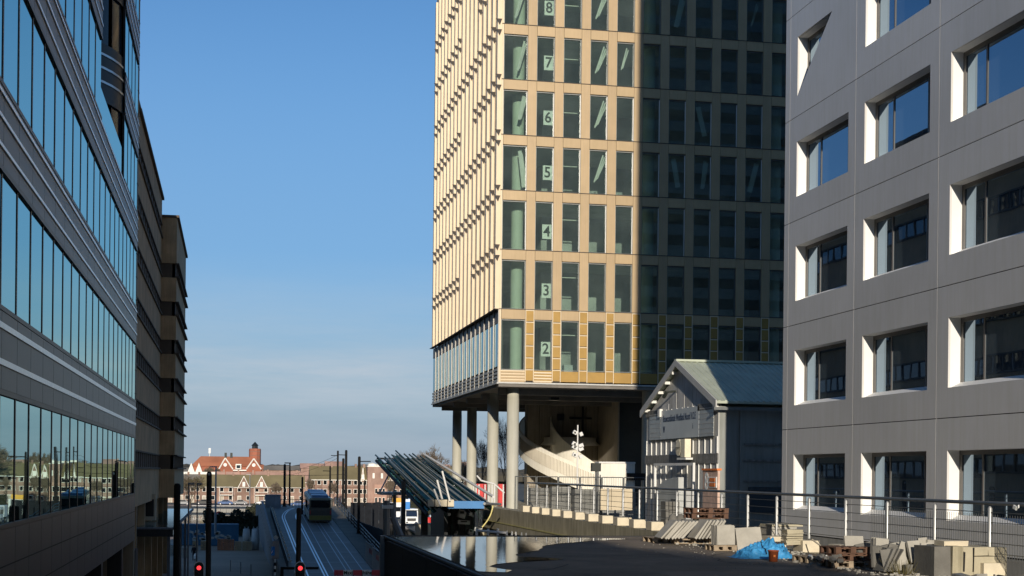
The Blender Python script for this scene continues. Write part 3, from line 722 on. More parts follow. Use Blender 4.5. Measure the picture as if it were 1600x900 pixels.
# round columns
for k, (px, Y, zb) in enumerate(((801, 92.2+.45, -2.4), (770, 99.6, -2.4), (737, 114.4, -2.4), (714, 121.4, -2.4))):
    p = onY(px, 690, Y); q = MB().lathe((p.x, p.y, 0), [(.40, -3.5), (.40, 4.9), (.39, 4.9), (.39, 5.6)], 28)
    part('column', q, 'column_concrete', tw, True)
for X, Y in ((27.5, 92.6), (36.3, 92.6)): part('column', MB().lathe((X, Y, 0), [(.40, -3.5), (.40, 5.6)], 20), 'column_concrete', tw, True)
# ground-level core under the tower: ribbed panels, each a part
CYW = 110.0
xa = onY(824, 650, CYW).x; xb = onY(940, 650, CYW).x; xc = onY(968, 650, 104).x; xd = 44
part('core_block', bx(xa, xd, CYW, 111, -3, 5.6), 'core_wall', tw)
x = xa; k = 0
while x < xb-.1:
    part('core_panel', bx(x+.02, min(x+.93, xb), CYW-.10-.05*(k % 2), CYW-.003, -3, 5.58), 'core_wall', tw); x += .95; k += 1
part('core_wing', bx(xb-.3, xc, 104, CYW-.003, -3, 5.58), 'core_light', tw)
part('core_wing', bx(xc+.003, 44, 104.6, CYW-.003, -3, 5.58), 'interior_dark', tw)
p = onY(915, 672, CYW-.3); dr = part('core_doorway', bx(p.x-1.6, p.x+2.6, CYW-.3, CYW-.17, -3, 0), 'black_plastic', tw)
p = onY(876, 652, CYW-.3); part('wall_box', bx(p.x-.25, p.x+.25, CYW-.4, CYW-.16, p.z-.25, p.z+.25), 'black_plastic', tw)
p = onY(907, 655, CYW-.3); part('wall_cross', bx(p.x-.9, p.x+.9, CYW-.35, CYW-.16, p.z+.0, p.z+.15).box(p.x+.1, p.x+.25, CYW-.36, CYW-.351, p.z-1.5, p.z+1), 'black_plastic', tw)
# round balcony disc
p0 = onY(862, 690, 107); p1 = onY(944, 687, 107)
cxb = (p0.x+p1.x)/2; q = MB().lathe((cxb, CYW-.2, 0), [(0, p1.z-.5), (2.4, p1.z-.42), ((p1.x-p0.x)/2, p1.z-.12), ((p1.x-p0.x)/2, p1.z+.18), (0, p1.z+.2)], 32, math.pi, 2*math.pi)
part('balcony_disc', q, 'ramp_white', tw, True)
# number signs standing in the second windows
wxa, wxb = cols[1]
for lv, fi in ((2, 0), (3, 1), (4, 2), (5, 3), (6, 4), (7, 5), (8, 6)):
    z = FZ[fi]+(.82 if fi else .95)
    ns = thing('number_sign', 'white sign reading %s in the tower window, %s' % (str(lv), ['lowest of the signs', 'second lowest', 'third from below', 'middle of the column', 'third from above', 'second highest', 'highest of the signs'][fi]), 'number sign', (wxb-.35, TY+.24, z), 'floor number signs in the tower windows')
    part('sign_board', bx(wxb-.68, wxb-.06, TY+.26, TY+.28, z, z+.95), 'sign_white', ns)
    text_on('digit', str(lv), .98, 'ink_black', ns, (wxb-.37, TY+.252, z+.47), bold=.016, sx=.95)
# broken blinds hanging inside
def blind(fi, ci, t, w, hgt, tilt, n=3):
    xa_, xb_ = cols[ci]; X = xa_+(xb_-xa_)*t; z1 = FZ[fi+1]-SP-.1
    words_ = ['lowest', 'second', 'third', 'fourth', 'fifth', 'sixth', 'seventh', 'eighth', 'ninth']
    b = thing('broken_blind', 'tilted white blind in the %s storey of the tower, %s window from the corner' % (words_[fi], ['first', 'second', 'third', 'fourth', 'fifth', 'sixth', 'seventh', 'eighth', 'ninth', 'tenth', 'eleventh'][ci]), 'blind', (X, TY+.5, z1), 'broken blinds hanging in the tower windows')
    for k in range(n):
        r = Matrix.Rotation(tilt+.05*k*(1 if tilt > 0 else -1), 3, 'Y')
        part('slat', MB().obox((X+k*.11+math.sin(-tilt)*-hgt/2*.0-(hgt/2)*math.sin(tilt), TY+.45+.06*k, z1-.15-(hgt/2)*math.cos(tilt)), (w, .02, hgt*(1-.12*k)), r), 'blind_white', b)
for fi in (3, 4, 5, 6): blind(fi, 3, .86, .09, 1.9, .32, 3)
for fi, ci, t, w, hgt, tl in ((5, 4, .65, .08, 1.5, .25), (6, 0, .85, .12, 2.2, .25), (5, 0, .9, .12, 2.0, .22), (4, 0, .9, .2, 1.6, .2), (3, 0, .75, .25, 2.4, -.12), (4, 7, .3, .34, 2.0, -.25), (3, 6, .4, .34, 1.9, -.18), (3, 7, .75, .22, 1.9, .1), (3, 9, .8, .34, 2.0, .25), (6, 6, .8, .3, 2.0, .2), (6, 9, .7, .05, 1.6, .25)):
    blind(fi, ci, t, w, hgt, tl, 1 if w > .3 else 2)
# ceiling lamp strips behind the glass
for fi in range(0, 7):
    lamp = part('ceiling_lamp', bx(cols[2][0]+.1, cols[3][0]+.6, TY+2.2, TY+2.32, FZ[fi+1]-1.42, FZ[fi+1]-1.36), 'blind_white', tw)
part('desk', bx(cols[2][0]+.5, cols[2][1]-.1, TY+1.2, TY+1.8, FZ[0]+.02, FZ[0]+.5), 'board_grey', tw)

# ================================================================== spiral ramp under the tower
sr = thing('spiral_ramp', 'white curved spiral ramp with slotted parapet coming down under the tower', 'ramp', (27, 109, -2.4))
RC = onY(812, 690, 109); CXR = RC.x+5.7
def ramp_pt(t, r, dz):
    a = math.pi*(1.0+t*.62); return Vector((CXR+r*math.cos(a), 109+r*1.0*math.sin(a), dz))
def ztop(t): return 3.35-4.2*t
NS = 44
q = MB()
T = [-.35+1.35*i/NS for i in range(NS+1)]
for t0, t1 in zip(T, T[1:]):
    for r0, flip in ((5.7, 0), (5.58, 1)):
        q.quad(ramp_pt(t0, r0, ztop(t0)-2.0), ramp_pt(t1, r0, ztop(t1)-2.0), ramp_pt(t1, r0, ztop(t1)-.12), ramp_pt(t0, r0, ztop(t0)-.12))
    q.quad(ramp_pt(t0, 5.7, ztop(t0)-.12), ramp_pt(t1, 5.7, ztop(t1)-.12), ramp_pt(t1, 5.58, ztop(t1)-.12), ramp_pt(t0, 5.58, ztop(t0)-.12))
    q.quad(ramp_pt(t0, 5.7, ztop(t0)-2.0), ramp_pt(t1, 5.7, ztop(t1)-2.0), ramp_pt(t1, 3.2, ztop(t1)-1.95), ramp_pt(t0, 3.2, ztop(t0)-1.95))
part('outer_parapet', q, 'ramp_white', sr)
sl = MB()
for i in range(74):
    t = .02+.8*i/74
    if ztop(t) < -1: break
    p = ramp_pt(t, 5.74, ztop(t)-1.45); a = math.pi*(1+t*.62)
    sl.obox(p+Vector((0, 0, .55)), (.02, .045, .95), Matrix.Rotation(a, 3, 'Z'))
o = part('slots', sl, 'core_light', sr); o['kind'] = 'stuff'
q = MB()
for t0, t1 in zip(T, T[1:]):
    def zi(t): return ztop(t)+.55
    if t0 > .75: break
    q.quad(ramp_pt(t0, 3.2, zi(t0)-2.4), ramp_pt(t1, 3.2, zi(t1)-2.4), ramp_pt(t1, 3.2, zi(t1)), ramp_pt(t0, 3.2, zi(t0)))
    q.quad(ramp_pt(t0, 3.1, zi(t0)-2.4), ramp_pt(t1, 3.1, zi(t1)-2.4), ramp_pt(t1, 3.1, zi(t1)), ramp_pt(t0, 3.1, zi(t0)))
    q.quad(ramp_pt(t0, 3.2, zi(t0)), ramp_pt(t1, 3.2, zi(t1)), ramp_pt(t1, 3.1, zi(t1)), ramp_pt(t0, 3.1, zi(t0)))
part('inner_parapet', q, 'ramp_white', sr)

# ================================================================== BUILDING 3: grey panelled building on the right
GX, GYE = 19.0, 47.4
gb = thing('grey_building', 'pale grey panelled building with deep white window reveals on the right', 'office building', (GX, GYE, -3))
part('body', bx(GX+.75, GX+20, -30, GYE-.12, -3, 54), 'interior_dark', gb)
MOD = 5.38; Y0 = 46.96
rows_z = [-1.99+3.6*n for n in range(16)]
H0, H1 = .82, 2.72                     # opening bottom and top above the joint
A0, A1 = .64, 4.84                     # opening from the +Y joint
def panel_mesh(holes):
    # panel plane x=0..0.06 ; local y from 0 (far joint) to -MOD
    q = MB(); g = .012; y0, y1 = -MOD+g, -g; z0, z1 = g, 3.6-g; t = .06
    if holes == 'rect': hole = [(-A1, H0), (-A0, H0), (-A0, H1), (-A1, H1)]
    elif holes == 'tri': hole = [(-A0, H0-.12), (-A0, H1+.02), (-A0-2.85, H1+.02)]
    else: hole = []
    if not hole: q.box(0, t, y0, y1, z0, z1); return q
    if holes == 'rect':
        q.box(0, t, y0, -A1, z0, z1); q.box(0, t, -A0, y1, z0, z1); q.box(0, t, -A1, -A0, z0, H0); q.box(0, t, -A1, -A0, H1, z1)
    else:
        a, b, c = hole
        q.box(0, t, -A0, y1, z0, z1); q.box(0, t, y0, -A0, b[1], z1); q.box(0, t, y0, -A0, z0, a[1])
        q.prism([(a[0], a[1]), (c[0], c[1]), (y0, c[1]), (y0, a[1])], 0, t, 'x')
    return q
mp_rect = panel_mesh('rect').mesh('facade_panel', 'grey_facade'); mp_tri = panel_mesh('tri').mesh('facade_panel', 'grey_facade')
DPT = .36
rev = MB(); w = A1-A0
for (ya, yb, za, zb) in ((-A0-.0, -A0+.03, H0, H1), (-A1-.03, -A1, H0, H1)): rev.box(.061, DPT+.1, ya, yb, za-.03, zb+.03)
rev.box(.061, DPT+.1, -A1, -A0, H1, H1+.03); rev.box(.061, DPT+.1, -A1, -A0, H0-.03, H0)
rev.add([(x, y, z) for y in (-A1, -A0) for x, z in ((.062, H0+.002), (DPT-.002, H0+.15), (DPT-.002, H0+.002))], [(0, 1, 2), (3, 5, 4), (0, 3, 4, 1), (1, 4, 5, 2), (2, 5, 3, 0)])
rev_m = rev.mesh('window_reveal', 'reveal_white')
fr = MB(); f = .11
fr.box(DPT, DPT+.08, -A1, -A0, H1-f*1.1, H1).box(DPT, DPT+.08, -A1, -A0, H0, H0+f*.8).box(DPT, DPT+.08, -A0-f*1.3, -A0, H0+f*.8, H1-f*1.1).box(DPT, DPT+.08, -A1, -A1+f, H0+f*.8, H1-f*1.1)
for yy_ in (-A0-1.22, -A0-3.40): fr.box(DPT+.01, DPT+.07, yy_-.04, yy_+.04, H0+f*.8, H1-f*1.1)
fr_m = fr.mesh('window_frame', 'window_frame')
pn_m = [MB().box(DPT+.03, DPT+.05, yb+.04, ya-.04, H0+.08, H1-.11).mesh('window_pane', 'glass_blue') for ya, yb in ((-A0-.1, -A0-1.22), (-A0-1.22, -A0-3.40), (-A0-3.40, -A1+.08))]
for ci in range(10):
    for ri, z in enumerate(rows_z):
        Y = Y0-ci*MOD; tri = (ci == 0 and ri == 4) or (ri == 6 and ci == 3) or (ri > 6 and (ri*3+ci*5) % 7 == 0)
        if ri > 8 and ci > 5: pass
        put('facade_panel', mp_tri if tri else mp_rect, gb, (GX, Y, z))
        if ri <= 7:
            wr = put('window', fr_m, gb, (GX, Y, z)); put('window_reveal', rev_m, wr, (GX, Y, z))
            for pm_ in pn_m: put('window_pane', pm_, wr, (GX, Y, z))
for ri, z in enumerate(rows_z):
    part('corner_panel', bx(GX, GX+.06, Y0+.012, GYE-.02, z+.012, z+3.588), 'grey_facade', gb)
part('joint_backing', MB().box(GX+.04, GX+.055, -30, GYE-.05, -1.99, -1.96), 'joint_dark', gb)
jb = MB()
for ri, z in enumerate(rows_z): jb.box(GX+.03, GX+.058, -7, GYE-.03, z-.012, z+.012)
part('panel_joints', jb, 'joint_dark', gb)
jb = MB()
for ci in range(10): jb.box(GX+.008, GX+.030, Y0-ci*MOD-.012, Y0-ci*MOD+.012, rows_z[0], rows_z[-1]+3.6)
part('panel_joint_trims', jb, 'joint_light', gb)
part('end_wall', bx(GX+.061, GX+20, GYE-.11, GYE, -3, 54.2), 'grey_facade', gb)
part('fill_wall', bx(GX+.5, GX+.74, -7, GYE-.12, -2, 54), 'interior_dark', gb)
part('plinth', bx(GX-.02, GX+.5, -30, GYE, -3, -2.02), 'plinth', gb)
for z, x in ((-1.99, .5),):
    pass
# a low dark neighbour that shows mirrored in the windows is the brown block across the street

# ================================================================== gabled site office
HX, HY0, HY1 = 20.5, 58.15, 68.75
so = thing('site_office', 'grey gabled site office of stacked cabins with white ribs behind the railing', 'site office', (HX, HY0, -2.6))
sc1 = HX/19.0
def gy(px): return onX(px, 700, HX).y
def gz(px, py): return onX(px, py, HX).z
zE = gz(1123, 626); zR = gz(1066, 568); ym = onX(1065, 600, HX).y; zb = -2.6
HY1 = gy(1012); HY0 = gy(1124)
ym = (HY0+HY1)/2
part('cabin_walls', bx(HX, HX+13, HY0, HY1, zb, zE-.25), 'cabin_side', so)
gw = MB().prism([(HY0, zE-.25), (HY1, zE-.25), (ym, zR-.1)], HX+.0, HX+.12, 'x'); gwp = part('gable_wall', gw, 'cabin_grey', so)
fp = part('front_wall', bx(HX-.06, HX-.003, HY0, HY1, zb, zE-.25), 'cabin_grey', so)
for k in range(9):   # battens on the gable
    t = (k+.5)/9; y = HY0+(HY1-HY0)*t; zt = zE-.25+(zR-.2-zE+.25)*(1-abs(2*t-1)); part('gable_board', bx(HX-.02, HX-.003, y-.52, y+.52, zE-.2, max(zE-.15, zt-.7)), 'cabin_grey', so) if k not in (0, 8) else None
# roof
ovx, ovy = .26, .85
def roof_side(y_e, y_r, sgn):
    sl_ = (zR-zE)/abs(y_r-y_e); ze = zE-.0-sl_*ovy*.45
    q = MB(); ye = y_e+sgn*ovy*.45
    q.add([(HX-ovx, ye, ze), (HX+13, ye, ze), (HX+13, y_r, zR), (HX-ovx, y_r, zR), (HX-ovx, ye, ze+.1), (HX+13, ye, ze+.1), (HX+13, y_r, zR+.1), (HX-ovx, y_r, zR+.1)], BOXF)
    o = part('roof_sheet', q, 'roof_green', so)
    r = MB(); n = 46
    for i in range(n):
        x = HX-ovx+.05+i*(13+ovx)/n; r.add([(x, ye, ze+.1), (x+.12, ye, ze+.1), (x+.12, y_r, zR+.1), (x, y_r, zR+.1), (x+.02, ye, ze+.135), (x+.10, ye, ze+.135), (x+.10, y_r, zR+.135), (x+.02, y_r, zR+.135)], BOXF)
    rr2 = part('roof_ribs', r, 'roof_green', o)
    rr2['kind'] = 'stuff'
    v = MB(); v.add([(HX-ovx-.06, ye, ze-.2), (HX-ovx, ye, ze-.2), (HX-ovx, y_r, zR-.12), (HX-ovx-.06, y_r, zR-.12), (HX-ovx-.06, ye, ze+.14), (HX-ovx, ye, ze+.14), (HX-ovx, y_r, zR+.18), (HX-ovx-.06, y_r, zR+.18)], BOXF)
    part('verge_board', v, 'gable_trim', so)
    for k in range(5):
        t = .12+k*.19; y = ye+(y_r-ye)*t; z = ze+(zR-ze)*t-.1; part('purlin_end', bx(HX-ovx+.003, HX-.003, y-.06, y+.06, z-.11, z+.02), 'cabin_rib', so)
roof_side(HY0, ym, -1); roof_side(HY1, ym, 1)
part('ridge_cap', MB().box(HX-ovx-.05, HX+13, ym-.16, ym+.16, zR+.1, zR+.2), 'roof_green', so)
part('gutter', bx(HX-.4, HX+13, HY0-.42, HY0-.28, zE-.42, zE-.3), 'galv_dark', so)
# ribs on the front wall, in three zones round the sign board and the belt
zB1 = gz(1020, 712); zB0 = gz(1020, 725)
zS0 = onX(1018, 688, HX).z; zS1 = onX(1018, 645, HX).z
nr = 13
for k in range(nr+1):
    y = HY0+.05+(HY1-HY0-.15)*k/nr
    for za, zb_ in ((zb, zB0-.02), (zB1+.02, zS0-.03), (zS1+.03, zE-.28)):
        part('rib', bx(HX-.105, HX-.061, y-.028, y+.028, za, zb_), 'cabin_rib' , so)
part('belt', bx(HX-.12, HX-.061, HY0-.1, HY1+.1, zB0, zB1), 'cabin_belt', so)
part('eave_beam', bx(HX-.13, HX-.061, HY0, HY0+2.6, zE-.35, zE-.05), 'cabin_belt', so)
part('eave_beam', bx(HX-.13, HX-.061, HY1-2.6, HY1, zE-.35, zE-.05), 'cabin_belt', so)
for y in (HY0-.02, HY1-2.7): part('beam_end', bx(HX-.22, HX-.07, y, y+.34, zE-.42, zE-.03), 'cabin_rib', so)
# sign board (its own thing, fixed on the wall)
sy0, sy1 = gy(1119), gy(1018)
sb = thing('name_board', 'grey board lettered Bouwcombinatie Westflank Noord on the gabled site office', 'sign board', (HX-.2, (sy0+sy1)/2, zS0))
yL = gy(1036); yR = gy(1096)
part('board', bx(HX-.13, HX-.108, yR+.02, yL-.02, zS0, zS1), 'board_grey', sb)
part('side_board', bx(HX-.125, HX-.108, yL+.02, sy1, zS0, zS1-.05), 'steel_sheet', sb); part('side_board', bx(HX-.125, HX-.108, sy0, yR-.02, zS0, zS1-.05), 'steel_sheet', sb)
for k in range(7):
    for a_, b_ in ((yL+.04, sy1-.02), (sy0+.02, yR-.04)): z = zS0+.12+k*.22; part('board_rib', bx(HX-.14, HX-.128, a_, b_, z, z+.03), 'gable_trim', sb)
part('board_frame', bx(HX-.14, HX-.107, sy0-.05, sy1+.05, zS0-.06, zS0-.002), 'ink_black', sb)
zt = zS0+(zS1-zS0)*.70
text_on('lettering', 'Bouwcombinatie Westflank Noord V.O.F.', .46, 'board_text', sb, (HX-.135, (yL+yR)/2, zt), face='-X', bold=.006, sx=.70*(yL-yR)/6.35)
text_on('logo', 'W', .42, 'board_text', sb, (HX-.135, yL-.55, zS0+.45), face='-X', bold=.012, sx=.7)
text_on('logo', 'i', .36, 'board_text', sb, (HX-.135, yR+.85, zS0+.5), face='-X', bold=.004)
# air-conditioning unit with round fan
p = onX(1064, 699, HX-.5); ac = thing('air_conditioner', 'cream air conditioner with a round fan below the name board', 'air conditioner', (HX-.2, p.y, p.z-.5))
part('casing', bx(HX-.45, HX-.16, p.y-.4, p.y+.2, p.z-.45, p.z+.38), 'ac_cream', ac)
part('drum', MB().tube((HX-.45, p.y+.6, p.z), (HX-.16, p.y+.6, p.z), .38, n=20), 'ac_cream', ac)
part('grille', MB().lathe((0, 0, 0), [(.1, 0), (.3, .01)], 16), 'galv_dark', ac).location = Vector((HX-.46, p.y+.6, p.z))-wloc(ac)
part('bracket', bx(HX-.5, HX-.16, p.y-.7, p.y+.6, p.z-.56, p.z-.47), 'cabin_rib', ac)
p = onX(1047, 611, HX-.3); hk = part('wall_lamp', MB().tube((HX-.02, p.y, p.z), (HX-.45, p.y+.1, p.z-.05), .05).tube((HX-.45, p.y+.1, p.z-.05), (HX-.5, p.y+.35, p.z-.28), .09), 'ink_black', so)
# door frame, open gate frame
dy0, dy1 = gy(1100), gy(1037); dz1 = gz(1040, 728)
part('porch_frame', MB().box(HX-.5, HX-.4, dy0, dy0+.14, zb, dz1).box(HX-.5, HX-.4, dy1-.14, dy1, zb, dz1).box(HX-.5, HX-.4, dy0, dy1, dz1+.002, dz1+.12), 'white_frame', so)
part('inner_gate', MB().box(HX-.7, HX-.45, dy0+.3, dy0+.4, zb, dz1-1).box(HX-.7, HX-.45, dy1-.9, dy1-.8, zb, dz1-1).box(HX-.7, HX-.45, dy0+.3, dy1-.8, dz1-1.1, dz1-1.0), 'galv', so)
for k in range(6): part('gate_bar', bx(HX-.68, HX-.64, dy0+1.6+k*.45, dy0+1.65+k*.45, zb, dz1-1.1), 'galv', so)
# quarter-round sheet metal hood
hy = gy(1094); hh = thing('metal_hood', 'quarter-round grey metal hood standing before the site office door', 'hood', (HX-.9, hy, zb))
zt_ = gz(1092, 746); zb2 = gz(1092, 770); wdt = gy(1060)-hy
arc = [(hy, zb2)]+[(hy+wdt*math.sin(a), zb2+(zt_-zb2)*math.cos(a)) for a in [i*math.pi/2/14 for i in range(15)]]
part('hood_side', MB().prism(arc, HX-1.0, HX-.75, 'x'), 'steel_sheet', hh); part('hood_box', bx(HX-.98, HX-.75, hy, hy+wdt, zb, zb2-.01), 'steel_sheet', hh)
part('hood_opening', bx(HX-1.03, HX-.985, hy+.15, hy+1.0, zb+.9, zb2-.3), 'interior_dark', hh)
# pink notice board
p = onX(1111, 735, HX-.8); ya, yb_ = onX(1123, 760, HX-.8).y, onX(1100, 760, HX-.8).y
nb = thing('notice_board', 'weathered pink board with a white panel of two orange squares', 'notice board', (HX-.8, ya, zb))
part('board', bx(HX-.85, HX-.75, ya, yb_, zb, p.z), 'pink_board', nb); part('board_cap', bx(HX-.9, HX-.7, ya-.05, yb_+.05, p.z+.002, p.z+.08), 'orange', nb)
w0 = ya+(yb_-ya)*.04; w1 = ya+(yb_-ya)*.56; zz1 = onX(1115, 745, HX-.85).z; zz0 = onX(1115, 762, HX-.85).z
wp_ = part('white_panel', bx(HX-.88, HX-.853, w0, w1, zz0, zz1), 'sign_white', nb)
for k in range(2):
    za = zz0+(zz1-zz0)*(.10+.46*k); part('orange_square', bx(HX-.90, HX-.883, w0+.15, w1-.15, za, za+(zz1-zz0)*.34), 'orange', wp_)
text_on('digit', '8', 1.0, 'sign_white', nb, (HX-.86, ya+(yb_-ya)*.74, (zz0+zz1)/2), face='-X', bold=.02)
# side wall features
sv = [bx(HX+3.0, HX+13, HY0-.05, HY0-.003, zE-3.1, zE-.5)]
part('side_shutter', sv[0], 'cabin_side', so); part('shutter_box', bx(HX+2.9, HX+13, HY0-.2, HY0-.003, zE-.8, zE-.45), 'cabin_side', so)
for xx in (.9, 3.0, 6.2): part('side_post', bx(HX+xx, HX+xx+.12, HY0-.08, HY0-.003, zb, zE-.3), 'cabin_side', so)
for zz in (-.3, .6, 1.3): part('side_belt', bx(HX+1.1, HX+13, HY0-.09, HY0-.054, zz, zz+.08), 'cabin_belt', so)
for xx in (1.3, 3.4): part('side_window', bx(HX+xx, HX+xx+1.7, HY0-.12, HY0-.1, -1.6, -.5), 'glass_dark', so)

# ================================================================== wire railing along the upstand, posts in pale cubes
RX = 14.62
rl = thing('wire_railing', 'long galvanised wire railing with round posts in pale concrete cubes', 'railing', (RX, 45, -2))
post = MB().lathe((0, 0, 0), [(.045, 0), (.045, 1.02), (.02, 1.06)], 10).mesh('post', 'galv', True)
cube = MB().box(-.3, .15, -.32, .32, 0, .30).mesh('footing', 'cube_cream')
y = 16.7; k = 0; pys = []
while y < 71: pys.append(y); y += 2.232
for y in pys:
    put('post', post, rl, (RX, y, -1.62)); put('footing', cube, rl, (RX, y, -1.96))
part('handrail', MB().tube((RX, pys[0], -.5), (RX, pys[-1], -.5), .038, n=8), 'galv_dark', rl)
for k in range(5): part('wire', MB().tube((RX, pys[0], -.68-.2*k), (RX, pys[-1], -.68-.2*k), .011, n=4), 'galv_dark', rl)
part('corner_return', MB().tube((RX, pys[-1], -.5), (RX+3, pys[-1]+.4, -.55), .03), 'galv', rl)
ms_ = MB()
for a_, b_ in ((16.7, 31), (57, 71)):
    yy_ = a_
    while yy_ < b_: ms_.tube((RX, yy_, -1.6), (RX, yy_, -.72), .006, n=3, cap=False); yy_ += .09
part('mesh_wires', ms_, 'galv_dark', rl)['kind'] = 'stuff'
# glove on a rail
gl = onX(1586, 793, RX-.1); g_o = thing('work_glove', 'white glove caught on the wires at the far right of the railing', 'glove', (gl.x, gl.y, gl.z))
part('palm', MB().obox(gl, (.03, .11, .07), Matrix.Rotation(.3, 3, 'X')), 'sign_white', g_o)
for k in range(3): part('finger', MB().tube(gl+Vector((0, -.05, .02-.025*k)), gl+Vector((0, -.13, .045-.02*k)), .012), 'sign_white', g_o)

# site fence behind the railing
tf = thing('mesh_fence', 'temporary mesh fence panels standing behind the left part of the railing', 'fence', (17.5, 74, -2.4))
for i in range(7):
    a = onY(805+i*34, 760, 74); b = onY(805+(i+1)*34, 760, 74); zt2 = onY(860, 745, 74).z
    fp_ = part('fence_panel', MB().tube((a.x, 74, -2.6), (a.x, 74, zt2), .03).tube((b.x-.06, 74, -2.6), (b.x-.06, 74, zt2), .03).tube((a.x, 74, zt2), (b.x-.06, 74, zt2), .025).tube((a.x, 74, -2.2), (b.x-.06, 74, -2.2), .02), 'galv_dark', tf)
    q = MB()
    for j in range(1, 9): x = a.x+(b.x-.06-a.x)*j/9; q.tube((x, 74, -2.5), (x, 74, zt2), .006, n=3, cap=False)
    part('fence_mesh', q, 'galv_dark', fp_)
# pallets of grey blocks behind the railing
blk = MB()
for (pxa, pxb, pyt) in ((829, 858, 762), (862, 893, 760), (898, 930, 764), (1040, 1062, 783)):
    a = onY(pxa, pyt, 73 if pxa < 1000 else 50); b = onY(pxb, pyt, 73 if pxa < 1000 else 50)
    bs = thing('block_stack', {829: 'leftmost stack of grey concrete blocks behind the railing', 862: 'middle stack of grey concrete blocks behind the railing', 898: 'stack of grey blocks behind the camera mast', 1040: 'dark sacks of blocks beside the gate of the site office'}[pxa], 'block stack', (a.x, a.y, -2.4), 'stacks of grey blocks behind the railing')
    nx, nzz = 4, 5; w_ = (b.x-a.x)/nx; h_ = (a.z+2.6)/nzz
    bm_ = MB().box(.01, w_-.015, 0, .6, .01, h_-.015).mesh('block', 'grey_block' if pxa < 1000 else 'slab_dark')
    for i in range(nx):
        for j in range(nzz): put('block', bm_, bs, (a.x+i*w_, a.y+random.uniform(-.03, .03), -2.6+j*h_))
# white site container and the beige one in front
p0 = onY(936, 724, 78); p1 = onY(992, 724, 78)
wc = thing('white_container', 'sunlit white container standing right of the spiral ramp', 'container', (p0.x, 78, -2.4))
part('container_body', bx(p0.x, p1.x, 78, 78.8, -1.0, p0.z), 'ramp_white', wc); part('container_lid', bx(p0.x-.02, p1.x+.02, 77.95, 78.83, p0.z+.002, p0.z+.1), 'white_frame', wc)
p2 = onY(979, 742, 77.9); part('dark_vent', bx(p2.x, p1.x+3.3, 77.85, 77.99, p2.z-.3, p2.z+.1), 'black_plastic', wc); part('container_base', bx(p0.x, p1.x+.1, 78.1, 78.8, -2.6, -1.01), 'grey_block', wc)
p0 = onY(939, 765, 72); p1 = onY(989, 765, 72); 
bc = thing('beige_skip', 'low beige panelled skip behind the railing under the white container', 'skip', (p0.x, 72, -2.4))
for i in range(3):
    xa_ = p0.x+(p1.x-p0.x)*i/3; part('skip_panel', bx(xa_, xa_+(p1.x-p0.x)/3-.03, 72, 72.2, -2.5+.6, p0.z+.05), 'cream_wall', bc)
part('skip_floor', bx(p0.x, p1.x, 72.2, 73.6, -2.5, -2.3), 'cream_wall', bc)
# camera mast
p = onY(902, 745, 76); pt = onY(902, 664, 76)
cm = thing('camera_mast', 'white mast with clusters of cameras and lamps in front of the spiral ramp', 'mast', (p.x, 76, -2.4))
part('mast_pole', MB().tube((p.x, 76, -2.6), (p.x, 76, pt.z), .055, .035), 'white_frame', cm)
for py, s in ((676, .22), (694, .32), (699, .32), (711, .25)):
    z = onY(902, py, 76).z; cl = part('lamp_cluster', MB().obox((p.x-.18, 75.9, z), (s, .18, .2), Matrix.Rotation(.5, 3, 'Y')).obox((p.x+.16, 75.9, z-.08), (s*.8, .18, .2), Matrix.Rotation(-.4, 3, 'Y')), 'white_frame', cm)
    part('lens', MB().obox((p.x-.2, 75.79, z), (.1, .02, .1)), 'ink_black', cl)
part('mast_base', MB().obox((p.x, 76, -2.1), (.7, .7, .5)), 'red_paint', cm)
# lamp post near the container
p = onY(931, 730, 74.5); lp = thing('lamp_post', 'dark post with a boxy lamp left of the white container', 'lamp post', (p.x, 74.5, -2.4))
part('post', MB().tube((p.x, 74.5, -2.6), (p.x, 74.5, p.z), .05).tube((p.x+.25, 74.5, -2.6), (p.x+.25, 74.5, p.z-.4), .035), 'galv_dark', lp); part('lamp_head', MB().obox((p.x, 74.5, p.z), (.5, .3, .45)), 'ink_black', lp)
# red hoarding with white stair rails
p0 = onY(744, 756, 101); p1 = onY(792, 756, 101)
rh = thing('red_hoarding', 'red hoarding seen between the tower columns', 'hoarding', (p0.x, 101, -4)); 
for i in range(4):
    xa_ = p0.x+(p1.x-p0.x)*i/4; part('red_panel', bx(xa_, xa_+(p1.x-p0.x)/4-.04, 101, 101.1, -3.4, p0.z), 'red_paint', rh)
st_ = thing('stair_railing', 'white stair railing in front of the red hoarding', 'railing', (p0.x, 84, -4))
for px in (740, 744, 748.5, 758, 764, 769, 773, 786.5): a = onY(px, 757, 84); part('post', MB().tube((a.x, 84, -2.9 if px < 780 else -2.2), (a.x, 84, onY(px, 757+(px > 770)*0, 84).z), .045), 'white_frame', st_)
a = onY(745, 743, 84); b = onY(752, 751, 84); c = onY(772, 756, 84); d_ = onY(788, 770, 84); part('handrail', MB().path([a, b, c, d_], .05), 'white_frame', st_)

